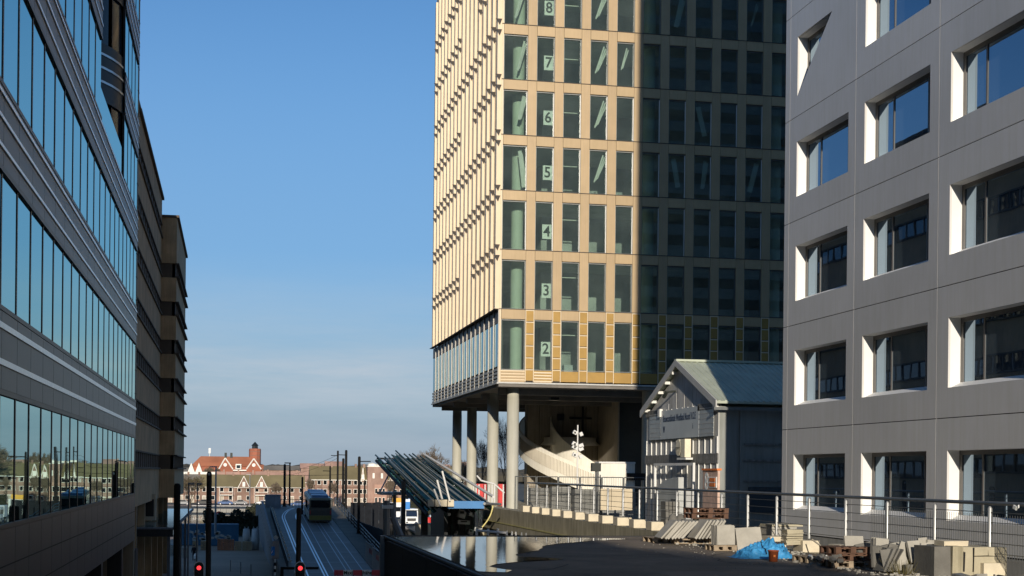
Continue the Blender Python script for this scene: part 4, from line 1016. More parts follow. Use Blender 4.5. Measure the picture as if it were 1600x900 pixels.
# ================================================================== tilted glass canopy by the stairs
gs = thing('glass_canopy', 'tilted canopy of overlapping teal glass strips on a dark steel frame with a blue beam', 'glass canopy', at(700, 792, 74))
DB, DT = 72.0, 88.0
NSTR = 21
def cpt(u, v, lift=0):
    """u across 0..1 (left..right edge), v up the slope 0..1"""
    bl = at(668, 789, DB); brr = at(771, 787, DB); tl = at(588, 711, DT); tr = at(662, 713, DT)
    return bl.lerp(brr, u).lerp(tl.lerp(tr, u), v)+Vector((0, 0, lift))
random.seed(3)
for i in range(NSTR):
    u0 = i/NSTR; u1 = (i+1)/NSTR; top = 1.0 if i in (0, 8, 9, NSTR-1) else .82+.13*random.random(); lz = random.uniform(-.5, .05); i3 = 0
    for j in range(4):
        v0 = j/4*top; v1 = (j+1)/4*top; q = MB()
        a = cpt(u0, v0, .02+lz); b = cpt(u1, v0, .14+lz); c = cpt(u1, v1-.008, .14+lz); d = cpt(u0, v1-.008, .02+lz); up_ = Vector((0, 0, .03))
        q.add([a, b, c, d, a+up_, b+up_, c+up_, d+up_], BOXF)
        part('glass_strip', q, 'glass_sheet', gs)
    part('steel_rafter', MB().tube(cpt(u0, 0, -.05), cpt(u0, top+.02, -.05+.3*(i % 2)), .05, n=5), 'dark_green', gs)
    part('edge_bar', MB().tube(cpt(u1, 0, .17+lz), cpt(u1, top+.02, .17+lz), random.choice((.018, .03, .04)), n=5), 'steel_edge', gs)
for j in range(9):
    v = .03+j*.12; part('purlin', MB().tube(cpt(0, v, -.18), cpt(1, v, -.18), .06, n=5), 'dark_steel', gs)
for u in (0, .33, .66): part('truss_chord', MB().tube(cpt(u, 0, -.5), cpt(u, 1.0, -.35), .09, n=6), 'dark_steel', gs)
clamps = MB()
for i in range(NSTR):
    for j in range(6): clamps.obox(cpt((i+.98)/NSTR, j/9*.86+.02+random.uniform(0, .05), -.1+random.uniform(-.2, .1)), (.05, .05, .05))
part('clamps', clamps, 'galv', gs)['kind'] = 'stuff'
part('right_edge_rail', MB().tube(cpt(1.0, 0, .35), at(662, 712, DT)+Vector((0, 0, .1)), .075, n=6), 'white_frame', gs)
a = at(700, 789, DB-1); b = at(758, 789, DB-1)
part('blue_beam', bx(a.x, b.x, a.y-.1, a.y+.3, a.z-.17, a.z+.2), 'blue_beam', gs)
for px in (673, 684, 693, 704): c = at(px, 786, DB-1.2); part('beam_end', MB().obox(c, (.30, .3, .34)), 'cube_cream', gs)
part('grey_end', MB().tube(at(757, 787, DB-1), at(782, 788, DB+2), .07), 'galv', gs)
for p0, p1 in (((691, 736), (703, 783)), ((683, 750), (691, 780)), ((678, 764), (688, 790))): part('prop', MB().tube(at(*p0, DB-1.5), at(*p1, DB-1.5), .05), 'white_frame', gs)
for p0, p1 in (((611, 734), (594, 768)), ((621, 746), (613, 775))): part('stay', MB().tube(at(*p0, 84), at(*p1, 82), .045), 'steel_edge', gs)
for px, yt, w in ((631, 752, .22), (664, 784, .34)): a = at(px, yt, 76); part('column', bx(a.x-w/2, a.x+w/2, a.y, a.y+w, GZ, a.z), 'dark_steel', gs)
# small low canopy on its left
a = at(593, 769, 84); b = at(650, 772, 84)
lc = thing('flat_canopy', 'small flat grey canopy left of the glass canopy', 'canopy', (a.x, a.y, GZ))
part('roof_plate', bx(a.x, b.x, a.y-1, a.y+1.5, a.z-.15, a.z+.02), 'board_grey', lc); part('post', MB().tube((a.x+.9, a.y, GZ), (a.x+.9, a.y, a.z-.15), .1), 'pole_grey', lc)
for px, s in ((636, .1), (644, .12), (652, .12), (660, .1)):
    c = at(px, 775+s*20, 80); part('lamp_globe', MB().lathe((c.x, c.y, c.z), [(0, -.12), (.1, -.07), (.13, 0), (.1, .08), (0, .12)], 8), 'sign_white', lc)
# dark stair box below
a = at(686, 788, 79); b = at(762, 840, 79)
sx = thing('stair_enclosure', 'black stair enclosure with grey machinery under the glass canopy', 'stair enclosure', (a.x, a.y, GZ))
part('back_wall', bx(a.x, 14.0, a.y+3, a.y+3.3, GZ, a.z), 'dark_steel', sx); part('ceiling', bx(a.x-1, 14.0, a.y-2, a.y+3, a.z-.0, a.z+.1), 'dark_steel', sx)
part('side_wall', bx(a.x, a.x+.2, a.y-2, a.y+3, GZ, a.z), 'dark_steel', sx)
for i in range(7): x = a.x+.3+i*.42; part('wall_rib', bx(x, x+.06, a.y+2.9, a.y+2.999, GZ, a.z-.3), 'dark_green', sx)
for (px, py, w, h) in ((721, 803, .45, .45), (724, 816, .7, .22), (735, 831, .3, .3), (712, 833, .15, .25), (736, 805, .3, .12)):
    c = at(px, py, 80); mc = part('machine_box', MB().obox(c, (w, .4, h), Matrix.Rotation(.3 if w < .6 else .05, 3, 'Y')), 'galv', sx); part('machine_cap', MB().obox(c+Vector((-.0, -.22, h*.2)), (w*.5, .05, h*.3)), 'dark_steel', mc)
c = at(750, 812, 76); part('control_cabinet', MB().obox(c, (.22, .3, 1.0)), 'galv', sx); part('control_panel', MB().obox(c+Vector((-.22, 0, 0)), (.16, .3, 1.2)), 'board_grey', sx)
pts = []
for i in range(9): t = i/8; pts.append(at(770-15*t*t-2*t, 790+34*t, 71)); 
ph = thing('yellow_hose', 'pale yellow hose hanging from the end of the blue beam', 'hose', pts[0]); part('hose', MB().path(pts, .035, 6), 'yellow_pipe', ph); part('hose_end', MB().tube(pts[-1], pts[-1]+Vector((-.3, 0, -.05)), .05), 'dark_steel', ph)
# white barrier rail in front
wb = thing('white_barrier', 'low white barrier of posts and rails beyond the far edge of the deck', 'barrier', at(760, 836, 55))
for px in (745, 763, 778): a = at(px, 826, 56); part('barrier_post', bx(a.x-.045, a.x+.045, a.y, a.y+.08, -4.2, a.z), 'white_frame', wb)
a = at(746, 829, 56); b = at(793, 833, 56); part('barrier_rail', MB().tube(a, b, .05, n=6), 'white_frame', wb)
for px, c in ((792, 'white_frame'), (800, 'white_frame'), (806, 'white_frame'), (815, 'galv'), (822, 'galv')): a = at(px, 829+(px-792)*.12, 55); part('barrier_foot', MB().tube((a.x, a.y, -3), a, .12, .02, n=5), c, wb)
# grey bent pipe post left of the deck
bp = thing('bent_post', 'grey bent steel post beside the corner of the deck', 'post', at(612, 838, 52))
part('upright', MB().tube(at(604, 782, 50), at(604, 896, 50), .12, n=8), 'pole_grey', bp); part('bent_arm', MB().path([at(614, 787, 52), at(614, 808, 52), at(628, 842, 52)], .12, 6), 'pole_grey', bp); part('collar', MB().obox(at(605, 792, 50), (.4, .3, .12)), 'white_frame', bp)
# cream wall and red bits behind
a = at(650, 819, 96); b = at(685, 838, 96); cw = thing('cream_wall', 'low sunlit cream wall below the glass canopy', 'wall', (a.x, a.y, GZ)); part('wall', bx(a.x, b.x, a.y, a.y+.4, GZ, a.z), 'cream_wall', cw); part('coping', bx(a.x-.05, b.x+.05, a.y-.05, a.y+.45, a.z+.002, a.z+.08), 'white_frame', cw)
a = at(622, 805, 110); b = at(655, 812, 110); cw = thing('ramp_wall', 'dark sloping ramp wall beside the white lorry', 'wall', (a.x, a.y, GZ)); part('wall', MB().prism([(at(604, 800, 110).x, GZ), (b.x+.2, GZ), (b.x+.2, at(657, 838, 110).z), (at(620, 819, 110).x, at(620, 819, 110).z), (at(604, 819, 110).x, at(604, 817, 110).z)], a.y, a.y+.5), 'deck_edge', cw)
part('wall_top', MB().tube((at(622, 818, 110).x, a.y, at(622, 818, 110).z), (b.x+.2, a.y, at(657, 838, 110).z), .08), 'concrete_barrier', cw)
for i, px in enumerate((668, 674, 680)):
    a = at(px, 810, 130); rp_ = thing('red_drum', ['left', 'middle', 'right'][i]+' red drum standing behind the cream wall', 'drum', (a.x, a.y, GZ), 'red drums behind the cream wall'); part('drum_body', MB().lathe((a.x, a.y, 0), [(0, GZ), (.4, GZ), (.4, a.z), (.34, a.z+.1), (0, a.z+.1)], 10), 'red_paint', rp_)

# ================================================================== clutter on the deck
def pallet(px, py, label, rz_=0.0, mt='wood', grp='wooden pallets beside the railing', base=None, L_=1.2, W_=.8, z=None):
    p = base or onZ(px, py, DZ+.006); t = thing('pallet', label, 'pallet', p, grp); rot = Matrix.Rotation(rz_, 3, 'Z')
    def pc(name, c, s):
        me = MB().obox((0, 0, 0), s, rot).mesh(name, mt); put(name, me, t, Vector(p)+rot @ Vector(c))
    for k in range(5): pc('deck_board', (-L_/2+.06+k*(L_-.12)/4, 0, .135), (.12, W_, .018))
    for k in range(3): pc('stringer', (0, -W_/2+.05+k*(W_-.1)/2, .115), (L_, .09, .018)); pc('bottom_board', (0, -W_/2+.05+k*(W_-.1)/2, .011), (L_, .09, .018))
    for i in range(3):
        for k in range(3): pc('block', (-L_/2+.07+i*(L_-.14)/2, -W_/2+.05+k*(W_-.1)/2, .063), (.13, .09, .082))
    return t
P1 = onZ(1086, 850, DZ+.006); P0 = onZ(1044, 849, DZ+.006)
pallet(0, 0, 'long pale pallet under the leaning kerb slabs', 0, base=Vector((P1.x, P1.y+.45, P1.z)), L_=1.15, W_=.8)
pallet(0, 0, 'dark-ended pallet left of the one under the leaning slabs', 0, base=Vector((P0.x-.0, P0.y+.75, P0.z)), L_=.75, W_=1.1)
def slabs(label, p, n, size, tilt, step, mt, rz_=0, grp=None, name='slab_stack', cat='slab stack', jit=.02, axis='Y', dirv=None):
    t = thing(name, label, cat, p, grp)
    for k in range(n):
        rot = Matrix.Rotation(rz_+random.uniform(-jit, jit), 3, 'Z') @ Matrix.Rotation(tilt+random.uniform(-jit, jit), 3, axis)
        hz = abs(size[2]/2*math.cos(tilt))+abs((size[0] if axis == 'Y' else size[1])/2*math.sin(tilt))
        me = MB().obox((0, 0, 0), size, rot).mesh('slab', mt); put('slab', me, t, Vector(p)+Vector((step[0]*k, step[1]*k, step[2]*k+hz)))
    return t
zt1 = DZ+.16
a = onZ(1042, 842, zt1); b = onZ(1068, 842, zt1)
slabs('fan of leaning kerb slabs on the left part of the long pallet', Vector((a.x, a.y+.1, zt1)), 7, (.055, .65, .66), .75, (.098, 0, 0), 'slab', name='leaning_slabs', grp='leaning slabs on the long pallet')
slabs('second fan of leaning kerb slabs on the right part of the long pallet', Vector((b.x+.45, b.y+.1, zt1)), 6, (.055, .62, .62), .62, (.105, 0, 0), 'slab', name='leaning_slabs', grp='leaning slabs on the long pallet')
# beige stack with two brown pallets on top
a = onZ(1112, 852, DZ); b = onZ(1147, 852, DZ); y_s = a.y+1.1
bl = thing('block_stack', 'beige stack of paving blocks carrying two brown pallets', 'block stack', (a.x, y_s, DZ), 'paving stacks on the deck')
w_ = .245
for i in range(3):
    for j in range(4): put('block', MB().box(.004, w_-.004, 0, .6, .004, .166).mesh('block', 'slab_cream' if j > 0 else 'slab'), bl, (a.x+i*w_, y_s, DZ+.006+j*.17))
for k in range(2): pallet(0, 0, ['lower brown pallet lying on the beige paving stack', 'upper brown pallet lying on the beige paving stack'][k], .02+.05*k, 'wood_brown', base=Vector((a.x+.30, y_s+.3, DZ+.70+k*.155)), L_=1.1, W_=.75, grp='brown pallets on the beige stack')
# bin-like sacks
a = onZ(1071, 838, DZ); sk = thing('plastic_sacks', 'pair of grey-green plastic sacks behind the leaning slabs', 'sacks', (a.x, a.y, DZ))
for k in range(2): part('sack', MB().lathe((a.x+k*.26-.1, a.y+1.0, 0), [(0, DZ), (.16, DZ+.05), (.17, DZ+.4), (.13, DZ+.6), (.05, DZ+.68)], 7), 'slab_dark', sk, True)
a = onZ(1090, 841, DZ); sk = thing('black_crate', 'small black crate between the sacks and the beige stack', 'crate', (a.x, a.y+.9, DZ)); part('crate_side', bx(a.x-.12, a.x+.14, a.y+.9, a.y+1.2, DZ, DZ+.5), 'black_plastic', sk); part('crate_rim', bx(a.x-.14, a.x+.16, a.y+.88, a.y+1.22, DZ+.502, DZ+.54), 'slab_dark', sk)
# slab stacks
a = onZ(1133, 861, DZ)
slabs('upright stack of big grey paving slabs left of the blue tarp', Vector((a.x-.10, a.y+.1, DZ+.14)), 7, (.06, .5, .52), .10, (-.0, .0, 0), 'slab_dark', name='upright_slabs', grp='upright slab stacks') if False else None
us = thing('upright_slabs', 'upright stack of grey paving slabs on a pallet left of the blue tarp', 'slab stack', (a.x, a.y, DZ), 'upright slab stacks on the deck')
for k in range(7): put('slab', MB().obox((0, 0, 0), (.48, .055, .50), Matrix.Rotation(-.10, 3, 'X') @ Matrix.Rotation(.02*random.uniform(-1, 1), 3, 'Y')).mesh('slab', 'slab'), us, (a.x+.02, a.y+.05+k*.062, DZ+.40))
pallet(0, 0, 'small pallet under the upright grey slabs left of the tarp', 0, base=Vector((a.x, a.y+.35, DZ+.004)), L_=.62, W_=.75)
a = onZ(1173, 861, DZ)
us = thing('upright_slabs', 'wide leaning grey slab standing directly behind the blue tarp', 'slab stack', (a.x, a.y, DZ), 'upright slab stacks on the deck')
for k in range(5): put('slab', MB().obox((0, 0, 0), (.68-.01*k, .06, .55), Matrix.Rotation(-.22, 3, 'X') @ Matrix.Rotation(-.06, 3, 'Y')).mesh('slab', 'slab'), us, (a.x, a.y+.15+k*.066, DZ+.31))
a = onZ(1222, 852, DZ)
us = thing('stone_block', 'dark-sided kerb block with a pale top behind the tarp', 'stone block', (a.x, a.y, DZ)); part('kerb_stone', bx(a.x-.34, a.x+.42, a.y, a.y+.9, DZ+.1, DZ+.52), 'slab', us); part('kerb_cap', bx(a.x-.32, a.x+.6, a.y-.03, a.y+.9, DZ+.523, DZ+.58), 'slab_cream', us); part('kerb_base', bx(a.x-.3, a.x+.4, a.y+.02, a.y+.9, DZ, DZ+.097), 'wood_brown', us)
a = onZ(1242, 862, DZ)
us = thing('slab_stack', 'flat stack of cream slabs right of the blue tarp', 'slab stack', (a.x, a.y, DZ))
for k in range(7): put('slab', MB().obox((0, 0, 0), (.44+random.uniform(-.015, .015), .4, .05), Matrix.Rotation(random.uniform(-.05, .05), 3, 'Z')).mesh('slab', 'slab_cream'), us, (a.x+random.uniform(-.01, .01), a.y+.2, DZ+.20+k*.056))
# blue tarp
a = onZ(1156, 874, DZ); b = onZ(1259, 875, DZ); tl_ = b.x-a.x; random.seed(11)
from mathutils import noise
def tarp_h(u, v):
    h = .36*math.exp(-((u-.32)/.17)**2)+.56*math.exp(-((u-.62)/.19)**2)+.22*math.exp(-((u-.86)/.13)**2)+.12*math.exp(-((u-.1)/.1)**2)
    h *= math.sin(math.pi*min(1, max(0, v)))**.55
    nn = noise.noise(Vector((u*6, v*4, 1)))*.16+noise.noise(Vector((u*22+v*9, v*12-u*6, 3)))*.10+abs(noise.noise(Vector((u*9-v*7, v*6+u*5, 7))))*.13
    e_ = min(1, min(u, 1-u)*9)*min(1, min(v, 1-v)*7)
    return max(.004, h*e_*.62+nn*e_*(.45+h*.9))
q = MB(); nu, nv = 90, 54
vs = []
for j in range(nv+1):
    for i in range(nu+1):
        u = i/nu; v = j/nv; wx = .06*noise.noise(Vector((v*5, 2, u*3))); wy = .10*noise.noise(Vector((u*6, 9, v)))
        vs.append((a.x+tl_*(u+wx*(.5-abs(u-.5))+ .03*math.sin(v*9)*(1 if u < .5 else -1)*abs(u-.5)), a.y-.0+wy+1.15*v*(1-.25*abs(u-.5)), DZ+.006+tarp_h(u, v)))
q.add(vs, [(j*(nu+1)+i, j*(nu+1)+i+1, (j+1)*(nu+1)+i+1, (j+1)*(nu+1)+i) for j in range(nv) for i in range(nu)])
to = part('blue_tarp', q, 'tarp', None, True); tag(to, 'crumpled blue tarpaulin covering a heap on the deck', 'tarpaulin')
rope = MB().path([(a.x+tl_*(.46+.01*math.sin(k*2)), a.y+.1+k*.12, DZ+.02+tarp_h(.46, .09+k*.1)) for k in range(8)], .014, 5).path([(a.x+tl_*(.75+.03*k/8), a.y+.1+k*.12, DZ+.02+tarp_h(.75+.03*k/8, .09+k*.1)) for k in range(8)], .014, 5)
part('rope', rope, 'black_plastic', to)
# bucket
p = onZ(1207, 877, DZ+.005)
bk = thing('bucket', 'orange-brown plastic bucket standing against the blue tarp', 'bucket', (p.x, p.y-.05, p.z))
part('bucket_body', MB().lathe((p.x, p.y-.05, p.z), [(0, .003), (.095, 0), (.118, .23), (.13, .23), (.13, .255), (.112, .255), (.088, .02), (0, .02)], 24), 'terracotta', bk, True)
part('bucket_label', MB().obox((p.x-.03, p.y-.19, p.z+.13), (.05, .006, .05)), 'orange', bk)
# flat debris pallets and stones right of the tarp
pallet(1283, 878, 'flat weathered pallet with stones on it right of the blue tarp', .1, 'wood', L_=1.1, W_=.7)
random.seed(5)
sh = thing('rubble_heap', 'low heap of broken stones on the flat pallet right of the tarp', 'rubble', onZ(1283, 878, DZ))
for k in range(34):
    c = onZ(1262+random.random()*52, 880-random.random()*8, DZ+.17); s = random.uniform(.03, .09)
    put('stone', MB().obox((0, 0, 0), (s*1.5, s*1.2, s), Matrix.Rotation(random.random()*3, 3, 'Z') @ Matrix.Rotation(random.random(), 3, 'X')).mesh('stone', random.choice(['slab', 'slab_dark', 'slab_dark', 'wood_brown', 'sign_white' if k % 9 == 0 else 'slab'])), sh, (c.x, c.y, DZ+.17+s*.4+random.random()*.05))
for k in range(3):
    pallet(0, 0, ['bottom', 'middle', 'top'][k]+' pallet of the brown stack left of the dark leaning slab', .06*k, 'wood_brown' if k else 'wood', base=onZ(1334, 888, DZ+.006)+Vector((0, .45, k*.15)), L_=.85, W_=.7, grp='stack of brown pallets')
a = onZ(1357, 888, DZ); ls = thing('leaning_slab', 'dark square slab leaning on the brown pallet stack', 'slab', (a.x, a.y, DZ)); part('slab', MB().obox((a.x+.1, a.y+.25, DZ+.29), (.5, .07, .52), Matrix.Rotation(-.35, 3, 'Y') @ Matrix.Rotation(-.5, 3, 'X') @ Matrix.Rotation(.5, 3, 'Z')), 'slab_dark', ls); part('back_slab', MB().obox((a.x-.08, a.y+.55, DZ+.42), (.42, .06, .5), Matrix.Rotation(-.3, 3, 'X')), 'slab', ls)
a = onZ(1384, 891, DZ); ls = thing('leaning_slab', 'pale upright slab on a wooden chock right of the dark leaning slab', 'slab', (a.x, a.y, DZ))
for k in range(4): part('slab', MB().obox((a.x, a.y+.2+k*.07, DZ+.43), (.30, .06, .44), Matrix.Rotation(-.12, 3, 'X') @ Matrix.Rotation(.06, 3, 'Y')), 'slab', ls)
part('chock', bx(a.x-.12, a.x+.2, a.y, a.y+.5, DZ+.005, DZ+.2), 'wood', ls)
# heap of broken kerbs
kh = thing('broken_slabs', 'jumbled heap of broken grey slabs left of the big beige blocks', 'rubble', onZ(1440, 894, DZ)); random.seed(21)
base = onZ(1440, 898, DZ)
for k in range(26):
    x = base.x-.62+1.15*(k/26)+random.uniform(-.05, .05); y = base.y+.25+random.uniform(0, .6); t = random.uniform(-.5, .15)
    put('slab', MB().obox((0, 0, 0), (random.uniform(.16, .3), random.uniform(.05, .08), random.uniform(.3, .48)), Matrix.Rotation(random.uniform(-.5, .5), 3, 'Z') @ Matrix.Rotation(random.uniform(-.3, .3), 3, 'Y') @ Matrix.Rotation(t, 3, 'X')).mesh('slab', 'slab' if x > base.x-.35 else 'slab_dark'), kh, (x, y, DZ+.26+.12*random.random()+.1*(k > 10)))
part('ground_slab', bx(base.x-.3, base.x+.6, base.y+.1, base.y+.22, DZ, DZ+.2), 'slab_dark', kh); 
for k in range(3): part('dark_sheet', MB().obox((base.x-.62+.09*k, base.y+.4, DZ+.28), (.03, .5, .5), Matrix.Rotation(.45+.05*k, 3, 'Y')), 'slab_dark', kh)
# big beige concrete blocks
b0 = onZ(1502, 905, DZ); zt3 = None
bb2 = thing('concrete_blocks', 'large beige stack of big concrete blocks at the bottom right', 'concrete blocks', (b0.x, b0.y, DZ))
XL = b0.x; Yf = b0.y+.35; hh_ = .60
def bk_(x0, x1, z0, z1, y0=0, y1=.85, m='slab_cream'): part('block', bx(XL+x0+.004, XL+x1-.004, Yf+y0, Yf+y1, DZ+z0+.004, DZ+z1-.003), m, bb2)
bk_(0, .23, 0, .62, m='upstand'); bk_(.23, .46, 0, .60, .02); bk_(.46, .76, .42, .60, .0); bk_(.76, 1.16, .42, .60, .01); bk_(.46, 1.16, 0, .42, .012); bk_(-.02, .5, .60, .70, .3, .7, 'cube_cream'); 
part('block_strap', bx(XL+.235, XL+.26, Yf-.012, Yf+.0, DZ+.12, DZ+.5), 'black_plastic', bb2)
part('block_strap', bx(XL+.44, XL+.455, Yf-.012, Yf+.0, DZ+.12, DZ+.58), 'black_plastic', bb2)
bk_(-.36, -.004, 0, .60, .05, .9, 'slab_dark')
# foreground stones catching a little sun at the right corner
fs_ = thing('foreground_stones', 'dark broken stones in front of the beige blocks at the right corner', 'rubble', onZ(1550, 912, DZ)); random.seed(8)
for k in range(12):
    c = onZ(1500+k*10, 918+random.uniform(-3, 3), DZ+.1); s = random.uniform(.13, .2)
    put('stone', MB().obox((0, 0, 0), (s*1.2, s*1.1, s*1.5), Matrix.Rotation(random.random()*3, 3, 'Z') @ Matrix.Rotation(random.uniform(-.5, .5), 3, 'X')).mesh('stone', 'slab_dark' if k % 3 else 'slab'), fs_, (c.x, c.y, DZ+.1+.3*s))
# plants
wd = thing('weed_tuft', 'tuft of dry weeds by the railing foot at the broken slabs', 'plant', onZ(1405, 897, DZ)); q = MB(); c = onZ(1410, 898, DZ)
for k in range(60): dx, dy = random.gauss(0, .12), random.gauss(0, .1); q.tube((c.x+dx, c.y+dy, DZ), (c.x+dx*1.7, c.y+dy*1.7, DZ+random.uniform(.1, .35)), .006, .002, n=3)
part('stems', q, 'leaf_olive', wd)
hz_ = thing('ground_hose', 'pale hose trailing from a railing cube over the dirt', 'hose', onZ(1278, 846, DZ)); part('hose', MB().path([Vector((14.3, 33.6-.22*k, DZ+.32*max(0, 1-k/6)+.03)) for k in range(11)], .02, 6), 'cube_cream', hz_); part('hose_tip', MB().obox((14.3, 31.3, DZ+.03), (.05, .08, .05)), 'galv_dark', hz_)

# ================================================================== street: poles, lights, signs, bus, lorry, cars
def pole(px, ytop, d, r, label, mt='pole_dark', zb_=GZ, group='dark tram poles', r2=None, name='tram_pole', cat='pole'):
    t_ = at(px, ytop, d); p = thing(name, label, cat, (t_.x, t_.y, zb_), group)
    part('shaft', MB().lathe((t_.x, t_.y, 0), [(r*1.25, zb_), (r*1.25, zb_+.5), (r, zb_+.55), (r2 or r, t_.z-.12), ((r2 or r)*.7, t_.z-.02), (0, t_.z)], 12), mt, p, True)
    part('foot_plate', MB().obox((t_.x, t_.y, zb_+.03), (r*3.2, r*3.2, .06)), 'pole_dark', p)
    return p
p_ = pole(277, 755, 70, .16, 'thick black pole close to the brown block, leftmost of the tall poles')
p_ = pole(327, 737, 78, .145, 'tall brown-black pole with metal bands left of the red traffic light', 'pole_brown')
c = at(327, 792, 78)
for k in range(4): part('band', MB().lathe((c.x, c.y, 0), [(.16, c.z+.3-k*.12), (.16, c.z+.34-k*.12)], 12), 'galv_dark', p_)
part('insulator', MB().obox(at(327, 741, 78), (.1, .36, .12)), 'galv', p_)
p_ = pole(467, 793, 76, .13, 'short thick brown pole behind the traffic light beside the tram track', 'pole_brown')
for px, yt, d, r, lab in ((445, 725, 186, .16, 'black tram pole left of the bus on the bridge crest'), (472.5, 745, 172, .12, 'thin black tram pole just left of the bus'), (516, 728, 196, .12, 'thin black tram pole just right of the bus'),
                          (528, 704, 205, .14, 'tall slim tram pole right of the bus, left of the close pair'), (536.5, 716, 190, .16, 'lower pole of the close pair right of the bus'), (541, 703, 182, .16, 'taller pole of the close pair right of the bus'),
                          (561.5, 713, 150, .15, 'black tram pole rising from the bridge railing'), (570, 750, 215, .13, 'short dark pole beyond the bridge railing')):
    zz = rz(at(px, 760, d).y)+.1
    p_ = pole(px, yt, d, r, lab, zb_=zz)
    if px in (516, 528, 541, 561.5): c = at(px, yt+8, d); part('bracket', MB().tube(c, c+Vector((-1.0 if px != 561.5 else 1.2, 0, .02)), .05), 'pole_dark', p_)
# wires
def wire(label, pts, r=.02): w = thing('overhead_wire', label, 'wire', pts[0], 'overhead tram wires'); part('cable', MB().path(pts, r, 4), 'pole_dark', w)
def sag(a, b, n=8, s=.4): return [a.lerp(b, i/n)-Vector((0, 0, s*4*(i/n)*(1-i/n))) for i in range(n+1)]
wire('upper overhead wire from the tall pole down to the left', sag(at(527, 711, 205), at(440, 738, 215)))
wire('lower overhead wire from the tall pole down to the left', sag(at(527, 716, 205), at(450, 742, 215)))
wire('overhead wire crossing in front of the olive roofs', sag(at(445, 742, 186), at(541, 741, 182), s=.1), .03)
wire('long horizontal overhead wire low behind the bus', sag(at(330, 760, 190), at(561, 762, 150), s=.1), .02)
# grey lamp posts on the left pavement
for px, yt, yb_, d, lab in ((295, 757, 900, 92, 'left thin grey lamp post on the plaza'), (308.5, 757, 878, 110, 'right thin grey lamp post on the plaza'), (337.5, 730, 834, 185, 'pale thin lamp post behind the brown-black pole'), (390.5, 742, 790, 300, 'far thin lamp post in front of the terraced houses'), (453, 724, 790, 200, 'dark lamp post with a flat head left of the bus')):
    t_ = at(px, yt, d); b_z = max(GZ, at(px, yb_, d).z) if d > 150 else GZ
    lp = thing('lamp_post', lab, 'lamp post', (t_.x, t_.y, b_z), 'thin lamp posts'); r_ = .055 if d < 150 else .12
    part('post', MB().tube((t_.x, t_.y, b_z), t_, r_*1.3, r_*.8, n=8), 'pole_grey' if px != 453 else 'pole_dark', lp); part('lamp_head', MB().obox(t_+Vector((-.3 if d > 150 else .15, 0, .05)), (.9 if d > 150 else .4, .25, .14)), 'pole_grey' if px != 453 else 'pole_dark', lp)
# traffic lights
def tlight(px, py, d, label):
    c = at(px, py, d); t = thing('traffic_light', label, 'traffic light', (c.x, c.y, GZ), 'traffic lights showing red')
    def pill(w, h, y0, y1, mt, zc):
        poly = [(c.x+w/2*math.cos(a), zc+h/2-w/2+w/2*math.sin(a)) for a in [i*math.pi/12 for i in range(13)]]+[(c.x-w/2*math.cos(a), zc-h/2+w/2-w/2*math.sin(a)) for a in [i*math.pi/12 for i in range(13)]]
        return MB().prism(poly, y0, y1)
    zc = c.z-.28
    part('white_rim', pill(.50, 1.16, c.y+.005, c.y+.03, '', zc), 'rim_white', t); part('backboard', pill(.42, 1.08, c.y-.02, c.y+.0, '', zc), 'black_plastic', t)
    part('housing', pill(.30, .96, c.y-.14, c.y-.021, '', zc), 'black_plastic', t)
    for k, mt in enumerate(('red_lens', 'dark_lens', 'dark_lens')):
        part('red_lens' if k == 0 else 'unlit_lens', MB().lathe((0, 0, 0), [(0, .03), (.07, .02), (.105, 0)], 18).mesh('l', mt) and MB().tube((c.x, c.y-.15, c.z-k*.29), (c.x, c.y-.142, c.z-k*.29), .105, n=18), mt, t)
        part('visor', MB().lathe((0, 0, 0), [(.13, 0), (.125, .16)], 14, 0, math.pi), 'black_plastic', t).matrix_local = Matrix.Translation(Vector((c.x, c.y-.141, c.z-k*.29))-wloc(t)) @ Matrix.Rotation(math.pi/2, 4, 'X')
    part('pole', MB().tube((c.x, c.y+.1, GZ), (c.x, c.y+.1, c.z-.2), .06), 'pole_dark', t)
tlight(311, 887, 67, 'traffic light showing red on the left pavement'); tlight(469, 887.5, 65, 'traffic light showing red beside the tram tracks')
# striped sign post with a blue arrow plate and grey boards
c = at(430, 855, 98); sp_ = thing('sign_post', 'black and white striped post with a diamond top and a small blue arrow sign', 'sign post', (c.x, c.y, GZ))
z = at(430, 874, 98).z; k = 0
while z > GZ: part('stripe', MB().tube((c.x+.0, c.y, z-.22), (c.x, c.y, z), .07), 'sign_white' if k % 2 == 0 else 'black_plastic', sp_); z -= .224; k += 1
zz0, zz1 = at(430, 873, 98).z, at(430, 845, 98).z
part('grey_board', bx(c.x-.17, c.x+.26, c.y-.05, c.y, zz0, zz1), 'pole_grey', sp_); part('diamond', MB().obox(at(431, 840, 98), (.26, .05, .26), Matrix.Rotation(math.pi/4, 3, 'Y')), 'galv', sp_)
bs_ = part('blue_sign', MB().obox(at(426.5, 861, 97.8), (.24, .03, .62)), 'sign_blue', sp_); part('arrow', MB().prism([(c.x-.30, at(426, 863, 97.7).z-.1), (c.x-.19, at(426, 863, 97.7).z), (c.x-.14, at(426, 863, 97.7).z+.16), (c.x-.24, at(426, 863, 97.7).z+.03)], c.y-.26, c.y-.25), 'sign_white', bs_)
